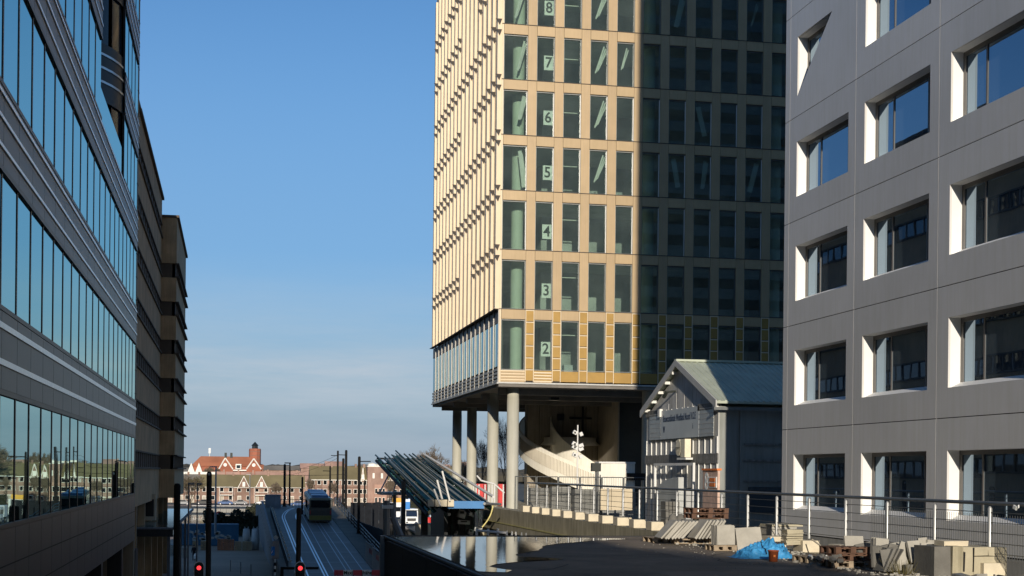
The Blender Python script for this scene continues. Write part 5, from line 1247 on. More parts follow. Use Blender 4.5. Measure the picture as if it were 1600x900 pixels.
# height portal with red and white band
c0 = at(522, 894.5, 70); c1 = at(612, 895.5, 70); hp = thing('height_beam', 'red and white height limit beam lettered Maxi over the bus lane', 'height barrier', (c0.x, c0.y, GZ))
def seg(xa_, xb_, mt, txt=None):
    a = at(xa_, 895, 70); b = at(xb_, 895, 70); o = part('beam_panel', bx(a.x+.002, b.x-.002, a.y-.06, a.y+.04, a.z-.135, a.z+.135), mt, hp)
    if txt: text_on('lettering', txt, .26, 'ink_black', o, ((a.x+b.x)/2, a.y-.066, a.z), bold=.006, sx=.9)
hy_ = c0.y
for xa_, xb_, mt, txt in ((522, 529.5, 'red_board', None), (529.7, 536.3, 'red_board', None), (536.5, 551.5, 'sign_white', 'Maxi'), (551.7, 566, 'red_board', None), (566.2, 580.5, 'sign_white', 'jhähe'), (580.7, 594.5, 'red_board', None), (594.7, 609, 'sign_white', '3m')): seg(xa_, xb_, mt, txt)
a = at(524, 896, 70.3); part('support', MB().box(c0.x-2.5, 4.2, c0.y+.15, c0.y+.3, c0.z+.14, c0.z+.26), 'pole_dark', hp); part('support_post', MB().box(c0.x-2.6, c0.x-2.45, c0.y+.15, c0.y+.3, GZ, c0.z+.26), 'pole_dark', hp)
# bus seen from behind, climbing the bridge
bc_ = at(500.5, 800, 162); bz = rz(bc_.y)+.02; bw = 2.55; bl_ = 12.0; sl_ = .0534
bus = thing('bus', 'city bus seen from behind with a yellow-green tail driving up the bridge', 'bus', (bc_.x, bc_.y, bz))
bX0, bX1 = bc_.x-bw/2, bc_.x+bw/2; bH = 2.85
def bpoly(z0, z1, y0, y1, x0=None, x1=None):
    x0 = bX0 if x0 is None else x0; x1 = bX1 if x1 is None else x1
    A = bc_.y
    return MB().add([(x0, A+y0, bz+z0+sl_*y0), (x1, A+y0, bz+z0+sl_*y0), (x1, A+y1, bz+z0+sl_*y1), (x0, A+y1, bz+z0+sl_*y1), (x0, A+y0, bz+z1+sl_*y0), (x1, A+y0, bz+z1+sl_*y0), (x1, A+y1, bz+z1+sl_*y1), (x0, A+y1, bz+z1+sl_*y1)], BOXF)
part('body', bpoly(.35, bH-.12, 0, bl_), 'bus_white', bus); part('roof', bpoly(bH-.12, bH, .06, bl_-.1, bX0+.12, bX1-.12), 'bus_white', bus)
for y0, y1 in ((.8, 3.4), (4.4, 7.5), (8.6, 11)): part('roof_pod', bpoly(bH, bH+.26, y0, y1, bX0+.35, bX1-.35), 'bus_pod', bus)
part('tail_panel', bpoly(.35, .85, -.06, -.002), 'bus_green', bus); part('engine_cover', bpoly(.86, 1.5, -.05, -.002), 'bus_dark', bus); part('rear_window', bpoly(1.75, 2.6, -.05, -.002, bX0+.12, bX1-.12), 'glass_dark', bus)
part('waist_panel', bpoly(1.51, 1.74, -.055, -.002), 'bus_dark', bus)
for s in (bX0+.03, bX1-.2): part('tail_lamp', bpoly(1.0, 1.45, -.08, -.051, s, s+.17), 'lens_red_off', bus)
part('bumper', bpoly(.22, .35, -.12, .1), 'bus_dark', bus); part('side_window', bpoly(1.3, 2.3, .4, bl_-.4, bX0-.02, bX0-.002), 'glass_dark', bus); part('side_window', bpoly(1.3, 2.3, .4, bl_-.4, bX1+.002, bX1+.02), 'glass_dark', bus)
for y in (2.8, 9.2):
    for x in (bX0-.005, bX1-.285): w_o = part('wheel', MB().tube((x, bc_.y+y, bz+.5+sl_*y), (x+.29, bc_.y+y, bz+.5+sl_*y), .5, n=20), 'tyre', bus); part('rim', MB().tube((x-.01, bc_.y+y, bz+.5+sl_*y), (x, bc_.y+y, bz+.5+sl_*y), .27, n=14), 'rim_grey', w_o)
# white lorry facing us
c = at(643, 822, 262); lo = thing('white_lorry', 'white tipper lorry facing us in the yard left of the dark column', 'lorry', (c.x, c.y, GZ)); X = c.x; Y = c.y
part('cab', MB().prism([(Y, GZ+.6), (Y+2, GZ+.6), (Y+2, GZ+3.0), (Y+.35, GZ+3.0), (Y, GZ+1.7)], X-1.2, X+1.2, 'x'), 'truck_white', lo)
part('windscreen', MB().quad((X-1.05, Y-.01, GZ+1.72), (X+1.05, Y-.01, GZ+1.72), (X+1.0, Y+.30, GZ+2.85), (X-1.0, Y+.30, GZ+2.85)), 'glass_dark', lo)
part('sun_visor', bx(X-1.15, X+1.15, Y-.1, Y+.3, GZ+2.9, GZ+3.15), 'truck_white', lo); part('grille', bx(X-.8, X+.8, Y-.05, Y-.002, GZ+.9, GZ+1.4), 'bus_dark', lo); part('bumper', bx(X-1.2, X+1.2, Y-.15, Y-.003, GZ+.45, GZ+.8), 'truck_white', lo)
for s in (-1, 1): part('mirror', bx(X+s*1.25, X+s*1.45, Y-.1, Y+.0, GZ+1.7, GZ+2.5), 'tyre', lo); part('headlight', bx(X+s*.85-.18, X+s*.85+.18, Y-.17, Y-.151, GZ+.55, GZ+.75), 'glass_dark', lo)
part('tipper_body', bx(X-1.25, X+1.25, Y+2.2, Y+7, GZ+1.1, GZ+3.1), 'truck_white', lo)
for y in (1, 5.2):
    for s in (-1.2, .9): w_o = part('wheel', MB().tube((X+s, Y+y, GZ+.5), (X+s+.3, Y+y, GZ+.5), .5, n=16), 'tyre', lo); part('rim', MB().tube((X+s-.01, Y+y, GZ+.5), (X+s+.31, Y+y, GZ+.5), .25, n=10), 'rim_grey', w_o)
# yellow loader top and blue banner
c = at(622, 792, 300); yl = thing('yellow_van', 'yellow and white van parked before the houses left of the blue banner', 'van', (c.x, c.y, GZ)); part('body', bx(c.x-1.6, c.x+1.2, c.y, c.y+2, GZ+.4, at(622, 785, 300).z), 'truck_white', yl); part('roof_box', bx(c.x-1.1, c.x+.9, c.y+.1, c.y+1.9, at(622, 785, 300).z+.01, at(622, 781, 300).z+.4), 'yellow_truck', yl); part('window', bx(c.x-1.3, c.x+.9, c.y-.03, c.y-.003, GZ+1.6, GZ+2.5), 'glass_dark', yl)
for s in (-1.1, .7): part('wheel', MB().tube((c.x+s, c.y-.05, GZ+.35), (c.x+s, c.y+.2, GZ+.35), .35, n=12), 'tyre', yl)
c = at(636.5, 785, 240); bn = thing('blue_banner', 'pale blue banner flag left of the dark canopy column', 'banner', (c.x, c.y, GZ)); part('flag', bx(c.x-.45, c.x+.45, c.y, c.y+.06, at(636, 796, 240).z, at(636, 779, 240).z), 'sign_blue', bn); part('flag_top', bx(c.x-.45, c.x+.45, c.y-.01, c.y-.002, at(636, 784, 240).z, at(636, 780, 240).z), 'sign_white', bn); part('flag_pole', MB().tube((c.x-.5, c.y, GZ), (c.x-.5, c.y, at(636, 778, 240).z), .05), 'pole_grey', bn)
# cars
car_jobs = []
def car(px, d, mt, label, rot=0.0):
    c = at(px, 780, d); t = thing('parked_car', label, 'car', (c.x, c.y, GZ), 'cars parked before the terraced houses')
    prof = [(-2.1, .3), (-2.15, .75), (-1.9, .9), (-1.2, .95), (-.55, 1.42), (.75, 1.45), (1.45, 1.0), (2.0, .88), (2.12, .6), (2.1, .3)]
    part('body', MB().prism([(c.x+a, GZ+b) for a, b in prof], c.y, c.y+1.7), mt, t)
    part('side_glass', MB().prism([(c.x-1.0, GZ+.95), (c.x-.5, GZ+1.35), (c.x+.7, GZ+1.37), (c.x+1.2, GZ+.97)], c.y-.012, c.y-.002), 'glass_dark', t)
    for s in (-1.35, 1.3): w_o = part('wheel', MB().tube((c.x+s, c.y-.03, GZ+.32), (c.x+s, c.y+.2, GZ+.32), .32, n=12), 'tyre', t); part('rim', MB().tube((c.x+s, c.y-.04, GZ+.32), (c.x+s, c.y-.031, GZ+.32), .18, n=10), 'rim_grey', w_o)
for px, d, mt, lab in ((411, 400, 'car_white', 'white car parked left of the concrete block on the bridge'), (352, 404, 'car_blue', 'blue car parked in front of the balconied houses'), (466, 398, 'car_blue', 'dark blue car parked at the crest of the bridge'), (285, 398, 'car_grey', 'grey car near the bare tree at the far left'), (318, 405, 'car_black', 'black car right of the bare tree'), (375, 406, 'car_grey', 'grey car beside the blue car'), (590, 396, 'car_black', 'black car before the pink brick middle block'), (660, 396, 'car_white', 'white car half hidden by the canopy column')): car(px, d, mt, lab)
# blue site containers, brick pallets, bags, walker
for xa_, xb_, lab in ((281, 320, 'left blue site container behind the brick stacks'), (330, 373, 'right blue site container behind the brick stacks')):
    a = at(xa_, 819, 186); b = at(xb_, 819, 186); ct = thing('blue_container', lab, 'container', (a.x, a.y, GZ), 'blue site containers')
    part('container_body', bx(a.x, b.x, a.y, a.y+2.4, GZ+.05, a.z), 'container_blue', ct)
    for i in range(14): x = a.x+.1+i*(b.x-a.x-.2)/14; part('corrugation', bx(x, x+.09, a.y-.05, a.y-.002, GZ+.2, a.z-.15), 'container_blue', ct)
    part('door', bx(a.x+.6, a.x+1.5, a.y-.07, a.y-.051, GZ+.2, GZ+2.1), 'container_blue', ct)
random.seed(4)
for i, (px, yt, w, mt, lab, d) in enumerate(((320, 845, 13, 'brick_stack_tan', 'tan brick stack left of the brown-black pole', 176), (347, 842, 15, 'brick_stack', 'dark red brick stack just right of the brown-black pole', 176), (360, 843, 12, 'brick_stack', 'rust red brick stack, middle of the row', 176), (372, 846, 11, 'brick_stack_tan', 'tan brick stack at the right of the rust red ones', 176), (386, 846, 15, 'brick_stack_tan', 'rightmost tan brick stack under the white bags', 176), (268, 851, 9, 'slab', 'pale stone stack left of the black pole', 165), (289, 855, 9, 'slab', 'pale stone stack between the lamp posts and the black pole', 160), (305, 845, 9, 'brick_stack_tan', 'small tan brick stack behind the walking person', 174))):
    a = at(px-w/2, yt, d); b = at(px+w/2, yt, d); t = thing('brick_stack', lab, 'brick stack', (a.x, a.y, GZ), 'stacks of bricks on the plaza')
    nx = 3; nzz = 5; w_ = (b.x-a.x)/nx; h_ = (a.z-GZ)/nzz; bm_ = MB().box(.01, w_-.01, 0, .9, .01, h_-.01).mesh('brick_pack', mt)
    for i2 in range(nx):
        for j in range(nzz): put('brick_pack', bm_, t, (a.x+i2*w_, a.y+random.uniform(-.05, .05), GZ+j*h_))
for px, w, lab in ((385, 11, 'left white bulk bag on the brick stack'), (399, 12, 'right white bulk bag beside the bridge wall')):
    a = at(px-w/2, 826, 177); b = at(px+w/2, 848, 177); zb0 = b.z if px < 390 else GZ; t = thing('bulk_bag', lab, 'bag', (a.x, a.y, zb0), 'white bulk bags')
    q = MB(); cx_, cw_ = (a.x+b.x)/2, (b.x-a.x)/2; q.lathe((cx_, a.y+.6, 0), [(0, zb0), (cw_*1.0, zb0+.05), (cw_*1.12, (zb0+a.z)/2), (cw_*.95, a.z-.1), (cw_*.5, a.z)], 9); part('bag_body', q, 'bag_white', t, True)
    for s in (-1, 1): part('bag_loop', MB().path([(cx_+s*cw_*.7, a.y+.2, a.z-.1), (cx_+s*cw_*.5, a.y+.2, a.z+.25), (cx_+s*cw_*.2, a.y+.2, a.z-.05)], .03, 4), 'bag_white', t)
for px, lab, h in ((318, 'left pale rubble heap on the tan bricks', .8), (336, 'cement bags behind the brown-black pole', 1.0), (352, 'pale rubble sacks on the dark red bricks', .6), (303, 'cream bags between the two lamp posts', 1.4)):
    c = at(px, 843, 180); t = thing('material_heap', lab, 'rubble', c, 'pale heaps between the stacks')
    for k in range(7): put('sack', MB().obox((0, 0, 0), (.5, .4, .26), Matrix.Rotation(random.uniform(-.4, .4), 3, 'Y')).mesh('sack', 'slab'), t, (c.x+random.uniform(-.5, .5), c.y-.1, c.z+h*random.random()))
pk = thing('plaza_fence', 'thin pale fence post row on the open plaza', 'fence', at(360, 878, 140)); 
for k in range(3): c = at(360+k*16, 885+k*3, 140-k*3); part('post', MB().tube((c.x, c.y, GZ), (c.x, c.y, GZ+1.1), .04), 'pole_grey', pk)
# walking person in black carrying a white bag
c = at(303, 877, 155); pz = GZ; pe = thing('person', 'person in black clothes walking on the plaza with a white bag', 'person', (c.x, c.y, pz))
def skin_mesh(name, verts, edges, rad, mt, parent, loc):
    me = bpy.data.meshes.new(name); me.from_pydata(verts, edges, []); o = put(name, me, parent, loc); me.materials.append(M[mt])
    md = o.modifiers.new('skin', 'SKIN')
    for v, r in zip(me.skin_vertices[0].data, rad): v.radius = (r, r)
    me.skin_vertices[0].data[0].use_root = True
    o.modifiers.new('sub', 'SUBSURF').levels = 1; return o
V = [(0, 0, .95), (0, 0, 1.2), (0, 0, 1.42), (0, 0, 1.52), (.18, 0, 1.42), (.24, .02, 1.15), (.25, -.08, .92), (-.18, 0, 1.42), (-.24, .0, 1.15), (-.26, -.05, .9), (.09, 0, .9), (.11, -.1, .5), (.11, -.05, .08), (.11, -.2, .04), (-.09, 0, .9), (-.1, .1, .5), (-.1, .22, .1), (-.1, .12, .04)]
E = [(0, 1), (1, 2), (2, 3), (2, 4), (4, 5), (5, 6), (2, 7), (7, 8), (8, 9), (0, 10), (10, 11), (11, 12), (12, 13), (0, 14), (14, 15), (15, 16), (16, 17)]
skin_mesh('body', V, E, [.16, .15, .14, .06, .07, .05, .035, .07, .05, .035, .10, .07, .05, .04, .10, .07, .05, .04], 'cloth_black', pe, (c.x, c.y, pz))
part('head', MB().lathe((c.x, c.y, pz+1.64), [(0, -.13), (.07, -.09), (.095, 0), (.08, .08), (0, .12)], 12), 'skin', pe, True); part('hair', MB().lathe((c.x, c.y+.015, pz+1.66), [(.10, -.04), (.105, .03), (.085, .09), (0, .13)], 12), 'cloth_black', pe, True)
pb_ = thing('carrier_bag', 'white bag carried by the person on the plaza', 'bag', (c.x+.2, c.y-.1, pz+.4)); part('bag_body', MB().lathe((c.x+.18, c.y-.12, 0), [(0, pz+.25), (.2, pz+.3), (.22, pz+.6), (.1, pz+.85)], 8), 'sign_white', pb_); part('bag_handle', MB().tube((c.x+.18, c.y-.12, pz+.84), (c.x+.24, c.y-.08, pz+.93), .015), 'sign_white', pb_)

# small vehicles and fences in the yard and along the bridge
for px, d, mt, lab in ((606, 262, 'car_grey', 'grey car in the yard left of the white lorry'), (672, 250, 'car_black', 'dark car in the yard right of the white lorry'), (688, 300, 'car_white', 'small white car behind the stair enclosure')): car_jobs.append((px, d, mt, lab))
for k, (pa, pb) in enumerate(((572, 582), (583, 592), (593, 602))):
    a = at(pa, 846+k*9, 84-k*3); b = at(pb, 853+k*9, 83-k*3)
    t = thing('barrier_fence', ['farthest', 'middle', 'nearest'][k]+' pale barred fence panel right of the bridge beside the deck corner', 'fence', (a.x, a.y, GZ), 'barred fence panels beside the deck corner')
    part('top_bar', MB().tube(a, b, .03, n=5), 'galv', t)
    for j in range(7): c = a.lerp(b, j/6); part('bar', MB().tube(c-Vector((0, 0, 1.3)), c, .018, n=4), 'galv', t)
    part('red_sheet', MB().quad(a.lerp(b, .55)-Vector((0, -.05, .25)), b-Vector((0, -.05, .25)), b-Vector((0, -.05, .55)), a.lerp(b, .55)-Vector((0, -.05, .55))), 'red_board', t)
# ================================================================== far field
def tri_house(x0, x1, y, zb_, ze, zr, wallm, roofm, label, grp, depth=9, win=2, floors=2, balcony=False, gable=False, name='terraced_house', cat='house'):
    t = thing(name, label, cat, (x0, y, zb_), grp)
    w_o = part('wall', bx(x0+.02, x1-.02, y, y+depth, zb_, ze), wallm, t)
    part('roof', MB().prism([(y-.4, ze-.1), (y+depth+.4, ze-.1), (y+depth*.5, zr)], x0+.003, x1-.003, 'x'), roofm, t)
    part('eave', bx(x0, x1, y-.5, y-.3, ze-.25, ze-.05), 'white_paint', t)
    fh = (ze-zb_)/floors
    wm = MB().box(-.55, .55, -.06, -.003, 0, 1.35).mesh('window', 'white_paint'); pm_ = MB().box(-.45, .45, -.08, -.061, .1, 1.25).mesh('pane', 'glass_dark')
    for f in range(floors):
        for k in range(win):
            xx = x0+(x1-x0)*(k+.5)/win
            if f == 0 and k == 0: dd = part('door', bx(xx-.45, xx+.45, y-.08, y-.003, zb_, zb_+2.1), 'curtain', t); part('door_frame', bx(xx-.55, xx+.55, y-.05, y-.002, zb_, zb_+2.25), 'white_paint', t); continue
            wo = put('window', wm, t, (xx, y, zb_+fh*f+.95)); put('pane', pm_, wo, (xx, y, zb_+fh*f+.95))
    if balcony:
        bo = part('balcony', bx(x0+.6, x1-.6, y-1.2, y-.003, zb_+fh-.1, zb_+fh+.1), 'white_paint', t)
        part('balcony_rail', MB().box(x0+.6, x1-.6, y-1.2, y-1.14, zb_+fh+.85, zb_+fh+.95).box(x0+.6, x0+.7, y-1.2, y-1.1, zb_, zb_+fh+2.3).box(x1-.7, x1-.6, y-1.2, y-1.1, zb_, zb_+fh+2.3).box(x0+.6, x1-.6, y-1.25, y-.4, zb_+fh+2.3, zb_+fh+2.5), 'white_paint', bo)
    if gable:
        g = part('front_gable', MB().prism([(x0+.8, ze-.5), (x1-.8, ze-.5), ((x0+x1)/2, zr-.5)], y-.3, y+depth*.4), wallm, t)
        part('gable_window', bx((x0+x1)/2-.4, (x0+x1)/2+.4, y-.36, y-.302, ze+.1, ze+1.5), 'white_paint', g)
        part('verge', MB().tube((x0+.7, y-.32, ze-.6), ((x0+x1)/2, y-.32, zr-.4), .12, n=4).tube((x1-.7, y-.32, ze-.6), ((x0+x1)/2, y-.32, zr-.4), .12, n=4), 'white_paint', g)
    if roofm != 'none': part('chimney', bx(x1-.8, x1-.2, y+depth*.45, y+depth*.55, zr-.6, zr+.7), wallm, t)
    return t
D1 = 425; zE1 = at(400, 761, D1).z; zR1 = at(400, 742, D1).z
random.seed(9)
xs = [312+i*27.5 for i in range(7)]
desc = ['end terraced house beside the bare tree', 'terraced house with a white balcony frame, second of its row', 'terraced house with a pointed front gable, third of its row', 'terraced house with a white porch and gable, fourth of its row', 'terraced house with tall white windows, fifth of its row', 'terraced house behind the dark tram pole at the right end of its row']
Yr = at(390, 780, D1).y
for i in range(6):
    a = onY(xs[i], 780, Yr).x; b = onY(xs[i+1], 780, Yr).x
    tri_house(a, b, Yr+(.8 if i in (1, 3) else 0)*0, GZ, zE1, zR1, 'brick_pink' if i % 2 else 'brick_brown', 'tile_olive', desc[i], 'left row of terraced houses', balcony=i in (1, 3), gable=i in (2,) or i == 3, win=3 if i == 4 else 2)
# right row, three storeys, with the tall pink middle block
D2 = 410; Y2 = at(580, 780, D2).y; zE2 = at(600, 750, D2).z; zR2 = at(600, 729, D2).z
xs = [484, 503, 522, 541, 560, 573, 604, 622, 641, 660, 679, 698, 717, 736]
for i in range(len(xs)-1):
    a = onY(xs[i], 780, Y2).x; b = onY(xs[i+1], 780, Y2).x
    if i == 5:
        t = thing('brick_block', 'tall flat-topped pink brick block with a white-windowed bay in the right row', 'building', (a, Y2, GZ))
        zt_ = at(588, 729, D2).z; part('wall', bx(a, b, Y2-2, Y2+9, GZ, zt_-.1), 'brick_pink', t); part('coping', bx(a-.1, b+.1, Y2-2.1, Y2+9, zt_-.097, zt_+.15), 'white_paint', t)
        for s in (.27, .73): xm = a+(b-a)*s; part('attic', MB().lathe((xm, Y2+1, 0), [(1.3, zt_+.2), (1.2, zt_+.8), (0, zt_+1.2)], 10), 'white_paint', t)
        part('bay', bx(a+(b-a)*.33, a+(b-a)*.95, Y2-2.6, Y2-2.003, GZ, at(588, 757, D2).z), 'tile_pink', t)
        for zz in (GZ+1, GZ+3.6):
            for k in range(3): xw = a+(b-a)*(.42+.19*k); wo = part('window', bx(xw-.35, xw+.4, Y2-2.68, Y2-2.603, zz, zz+1.5), 'white_paint', t); part('pane', bx(xw-.27, xw+.32, Y2-2.70, Y2-2.681, zz+.1, zz+1.4), 'glass_dark', wo)
        for k in range(2): xw = a+(b-a)*(.3+.42*k); wo = part('window', bx(xw-.3, xw+.3, Y2-2.08, Y2-2.003, zt_-3.4, zt_-1.9), 'white_paint', t)
        continue
    tri_house(a, b, Y2, GZ, zE2, zR2, 'brick_pink' if i % 3 else 'brick_brown', 'tile_olive', '%s house of the right three-storey row, %s' % (['first', 'second', 'third', 'fourth', 'fifth', '', 'sixth', 'seventh', 'eighth', 'ninth', 'tenth', 'eleventh', 'twelfth'][i], 'left of the pink block' if i < 5 else 'right of the pink block'), 'right row of three-storey houses', floors=3, win=2, gable=i in (4, 6))
# houses on the far side of the left yard (seen beyond the bare tree)
for i in range(3):
    a = onY(262+i*17, 780, Yr+6).x; b = onY(279+i*17, 780, Yr+6).x
    tri_house(a, b, Yr+6, GZ, zE1, zR1, 'brick_brown', 'tile_grey', ['leftmost', 'second', 'third'][i]+' brown house behind the bare tree at the far left', 'brown houses behind the bare tree')
# pinkish rooftops behind the first row
Y3 = at(430, 740, 500).y; z3 = at(430, 737.5, 500).z
for i in range(9):
    a = onY(330+i*23, 740, Y3).x; b = onY(352+i*23, 740, Y3).x
    tri_house(a, b, Y3, GZ, z3-3.5, z3+random.uniform(-.2, .2), 'brick_pink', 'tile_pink' if i < 7 else 'tile_orange', 'house with a pale pink roof behind the olive roofs, %s from the left' % ['first', 'second', 'third', 'fourth', 'fifth', 'sixth', 'seventh', 'eighth', 'ninth'][i], 'pink roofed houses behind', floors=2)
a = onY(270, 737, Y3-20); b = onY(338, 741, Y3-20); t = thing('flat_building', 'low white-edged flat building at the far left', 'building', (a.x, a.y, GZ)); part('wall', bx(a.x, b.x, a.y, a.y+8, GZ, a.z-.9), 'brick_brown', t); part('roof_slab', bx(a.x, b.x, a.y-.5, a.y+8, a.z-.897, a.z), 'white_paint', t)
# red-roofed school with gables and brick tower
D4 = 600; Y4 = at(350, 730, D4).y
def g4(px, py): v = onY(px, py, Y4); return v.x, v.z
sc4 = thing('red_roof_school', 'large red-roofed building with white-edged gables far behind the terraces', 'building', (g4(300, 740)[0], Y4, GZ))
xL, zE4 = g4(300, 728); xR = g4(410, 728)[0]; zT = g4(350, 713)[1]
part('wall', bx(xL, xR, Y4, Y4+14, GZ, zE4), 'brick_red', sc4)
part('roof', MB().add([(xL-.5, Y4-.5, zE4), (xR, Y4-.5, zE4), (xR, Y4+14, zE4), (xL-.5, Y4+14, zE4), (g4(313, 713)[0], Y4+7, zT), (g4(389, 713)[0], Y4+7, zT)], [(0, 1, 5, 4), (1, 2, 5), (2, 3, 4, 5), (3, 0, 4), (3, 2, 1, 0)]), 'tile_orange', sc4)
for pxa, pxb, pxm, ya_ in ((342, 364, 352, 716), (385, 408, 396.5, 717)):
    xa_, xb_ = g4(pxa, 735)[0], g4(pxb, 735)[0]; xm, zm = g4(pxm, ya_); zl = g4(pxa, 733)[1]
    g = part('gable', MB().prism([(xa_, GZ), (xb_, GZ), (xb_, zl), (xm, zm), (xa_, zl)], Y4-1.5, Y4+6), 'brick_red', sc4)
    part('gable_edge', MB().tube((xa_, Y4-1.6, zl), (xm, Y4-1.6, zm+.1), .28, n=5).tube((xb_, Y4-1.6, zl), (xm, Y4-1.6, zm+.1), .28, n=5), 'white_paint', g)
    part('round_window', MB().tube((xm, Y4-1.7, zl+(zm-zl)*.4), (xm, Y4-1.52, zl+(zm-zl)*.4), .75, n=14), 'white_paint', g)
a = g4(368, 733); b = g4(377, 725); part('dormer', bx(a[0], b[0], Y4-1.5, Y4+3, a[1], b[1]), 'white_paint', sc4); part('dormer_window', bx(a[0]+.4, b[0]-.4, Y4-1.56, Y4-1.502, a[1]+.4, b[1]-.5), 'glass_dark', sc4)
part('cornice', bx(g4(362, 735)[0], g4(386, 735)[0], Y4-1.4, Y4-.503, g4(370, 735)[1]-.2, g4(370, 735)[1]+.3), 'white_paint', sc4)
for px in (352.5, 361.5): c = g4(px, 713); part('chimney', bx(c[0]-.5, c[0]+.5, Y4+6, Y4+7.5, zT-1, zT+1.6), 'ink_black', sc4)
for px in (299, 311): c = g4(px, 723); part('small_gable', MB().prism([(c[0]-1.6, zE4-3), (c[0]+1.6, zE4-3), (c[0], c[1])], Y4-2, Y4+3), 'white_paint', sc4)
xa_, xb_ = g4(389, 735)[0], g4(408, 735)[0]; zt_ = g4(398, 702)[1]; tw4 = thing('brick_tower', 'square brick tower with a small pointed cap beside the red roof', 'tower', (xa_, Y4+5, GZ))
part('shaft', MB().lathe(((xa_+xb_)/2, Y4+8, 0), [((xb_-xa_)*.5, GZ), ((xb_-xa_)*.5, zt_), ((xb_-xa_)*.46, zt_+.4), (0, zt_+.5)], 10), 'brick_red', tw4)
for k in range(6): part('course', MB().lathe(((xa_+xb_)/2, Y4+8, 0), [((xb_-xa_)*.505, zt_-1-k*1.6), ((xb_-xa_)*.505, zt_-.8-k*1.6)], 10), 'brick_brown', tw4)
part('cap', MB().lathe(((xa_+xb_)/2, Y4+8, 0), [(1.3, zt_+.4), (1.2, zt_+1.6), (1.6, zt_+1.7), (0, zt_+3.4)], 8), 'dark_steel', tw4)
c = g4(327, 700); t = thing('radio_mast', 'white radio mast above the red roof', 'mast', (c[0], Y4+10, GZ)); part('mast_pole', MB().tube((c[0], Y4+10, GZ), (c[0], Y4+10, c[1]), .18), 'white_frame', t); part('antenna', MB().obox((c[0], Y4+10, c[1]-1), (.9, .4, 2.2)), 'white_frame', t)
# scattered distant roofs and woods on the horizon
random.seed(12)
used = set()
for i in range(38):
    px = 215+i*14+random.uniform(-5, 5); d = random.uniform(650, 1500); yt = 727+random.uniform(-4.5, 6)+1200/d*.5; c = at(px, yt, d); w_ = random.uniform(8, 22); h_ = c.z
    if px > 800: break
    m1 = random.choice(['white_paint', 'brick_red', 'brick_pink', 'curtain', 'brick_brown', 'concrete_barrier']); m2 = random.choice(['tile_orange', 'tile_grey', 'tile_pink', 'tile_grey'])
    cn = {'white_paint': 'white', 'brick_red': 'red brick', 'brick_pink': 'pink brick', 'curtain': 'beige', 'brick_brown': 'brown brick', 'concrete_barrier': 'grey'}[m1]; rn = {'tile_orange': 'orange', 'tile_grey': 'grey', 'tile_pink': 'pink'}[m2] if i % 3 else 'flat white'
    lb_ = 'small %s building with %s roof on the horizon, %s' % (cn, rn, 'above the terraced houses' if px < 480 else ('above the right row' if px < 690 else 'between the tower columns'))
    if lb_ in used: continue
    used.add(lb_); t = thing('distant_building', lb_, 'building', (c.x, c.y, GZ), 'distant buildings on the horizon')
    part('wall', bx(c.x-w_/2, c.x+w_/2, c.y, c.y+10, GZ, h_-2), m1, t)
    if i % 3: part('roof', MB().prism([(c.y-.5, h_-2), (c.y+10.5, h_-2), (c.y+5, h_+.8)], c.x-w_/2-.3, c.x+w_/2+.3, 'x'), m2, t)
    else: part('roof', bx(c.x-w_/2-.2, c.x+w_/2+.2, c.y-.3, c.y+10, h_-1.997, h_-.8), 'white_paint', t)
q = MB(); random.seed(2)
for band_ in range(3):
    d = (1300, 1900, 2600)[band_]
    for i in range(420):
        px = -1500+i*10.5+random.uniform(-6, 6); c = at(px, 725, d); r = random.uniform(5, 7.5)*(1+band_*.4); zc = GZ+r*.5
        n_ = 7; vs = []; 
        q.lathe((c.x, c.y+random.uniform(-40, 40), zc), [(0, -r*.6), (r*1.6, -r*.2), (r*1.6, r*.5), (r*random.uniform(.9, 1.2), r*random.uniform(.85, 1.05)), (0, r*random.uniform(1.05, 1.2))], 7)
tag(part('distant_woods', q, 'woods', None), 'low brown line of far-off trees along the horizon', 'trees', kind='stuff')

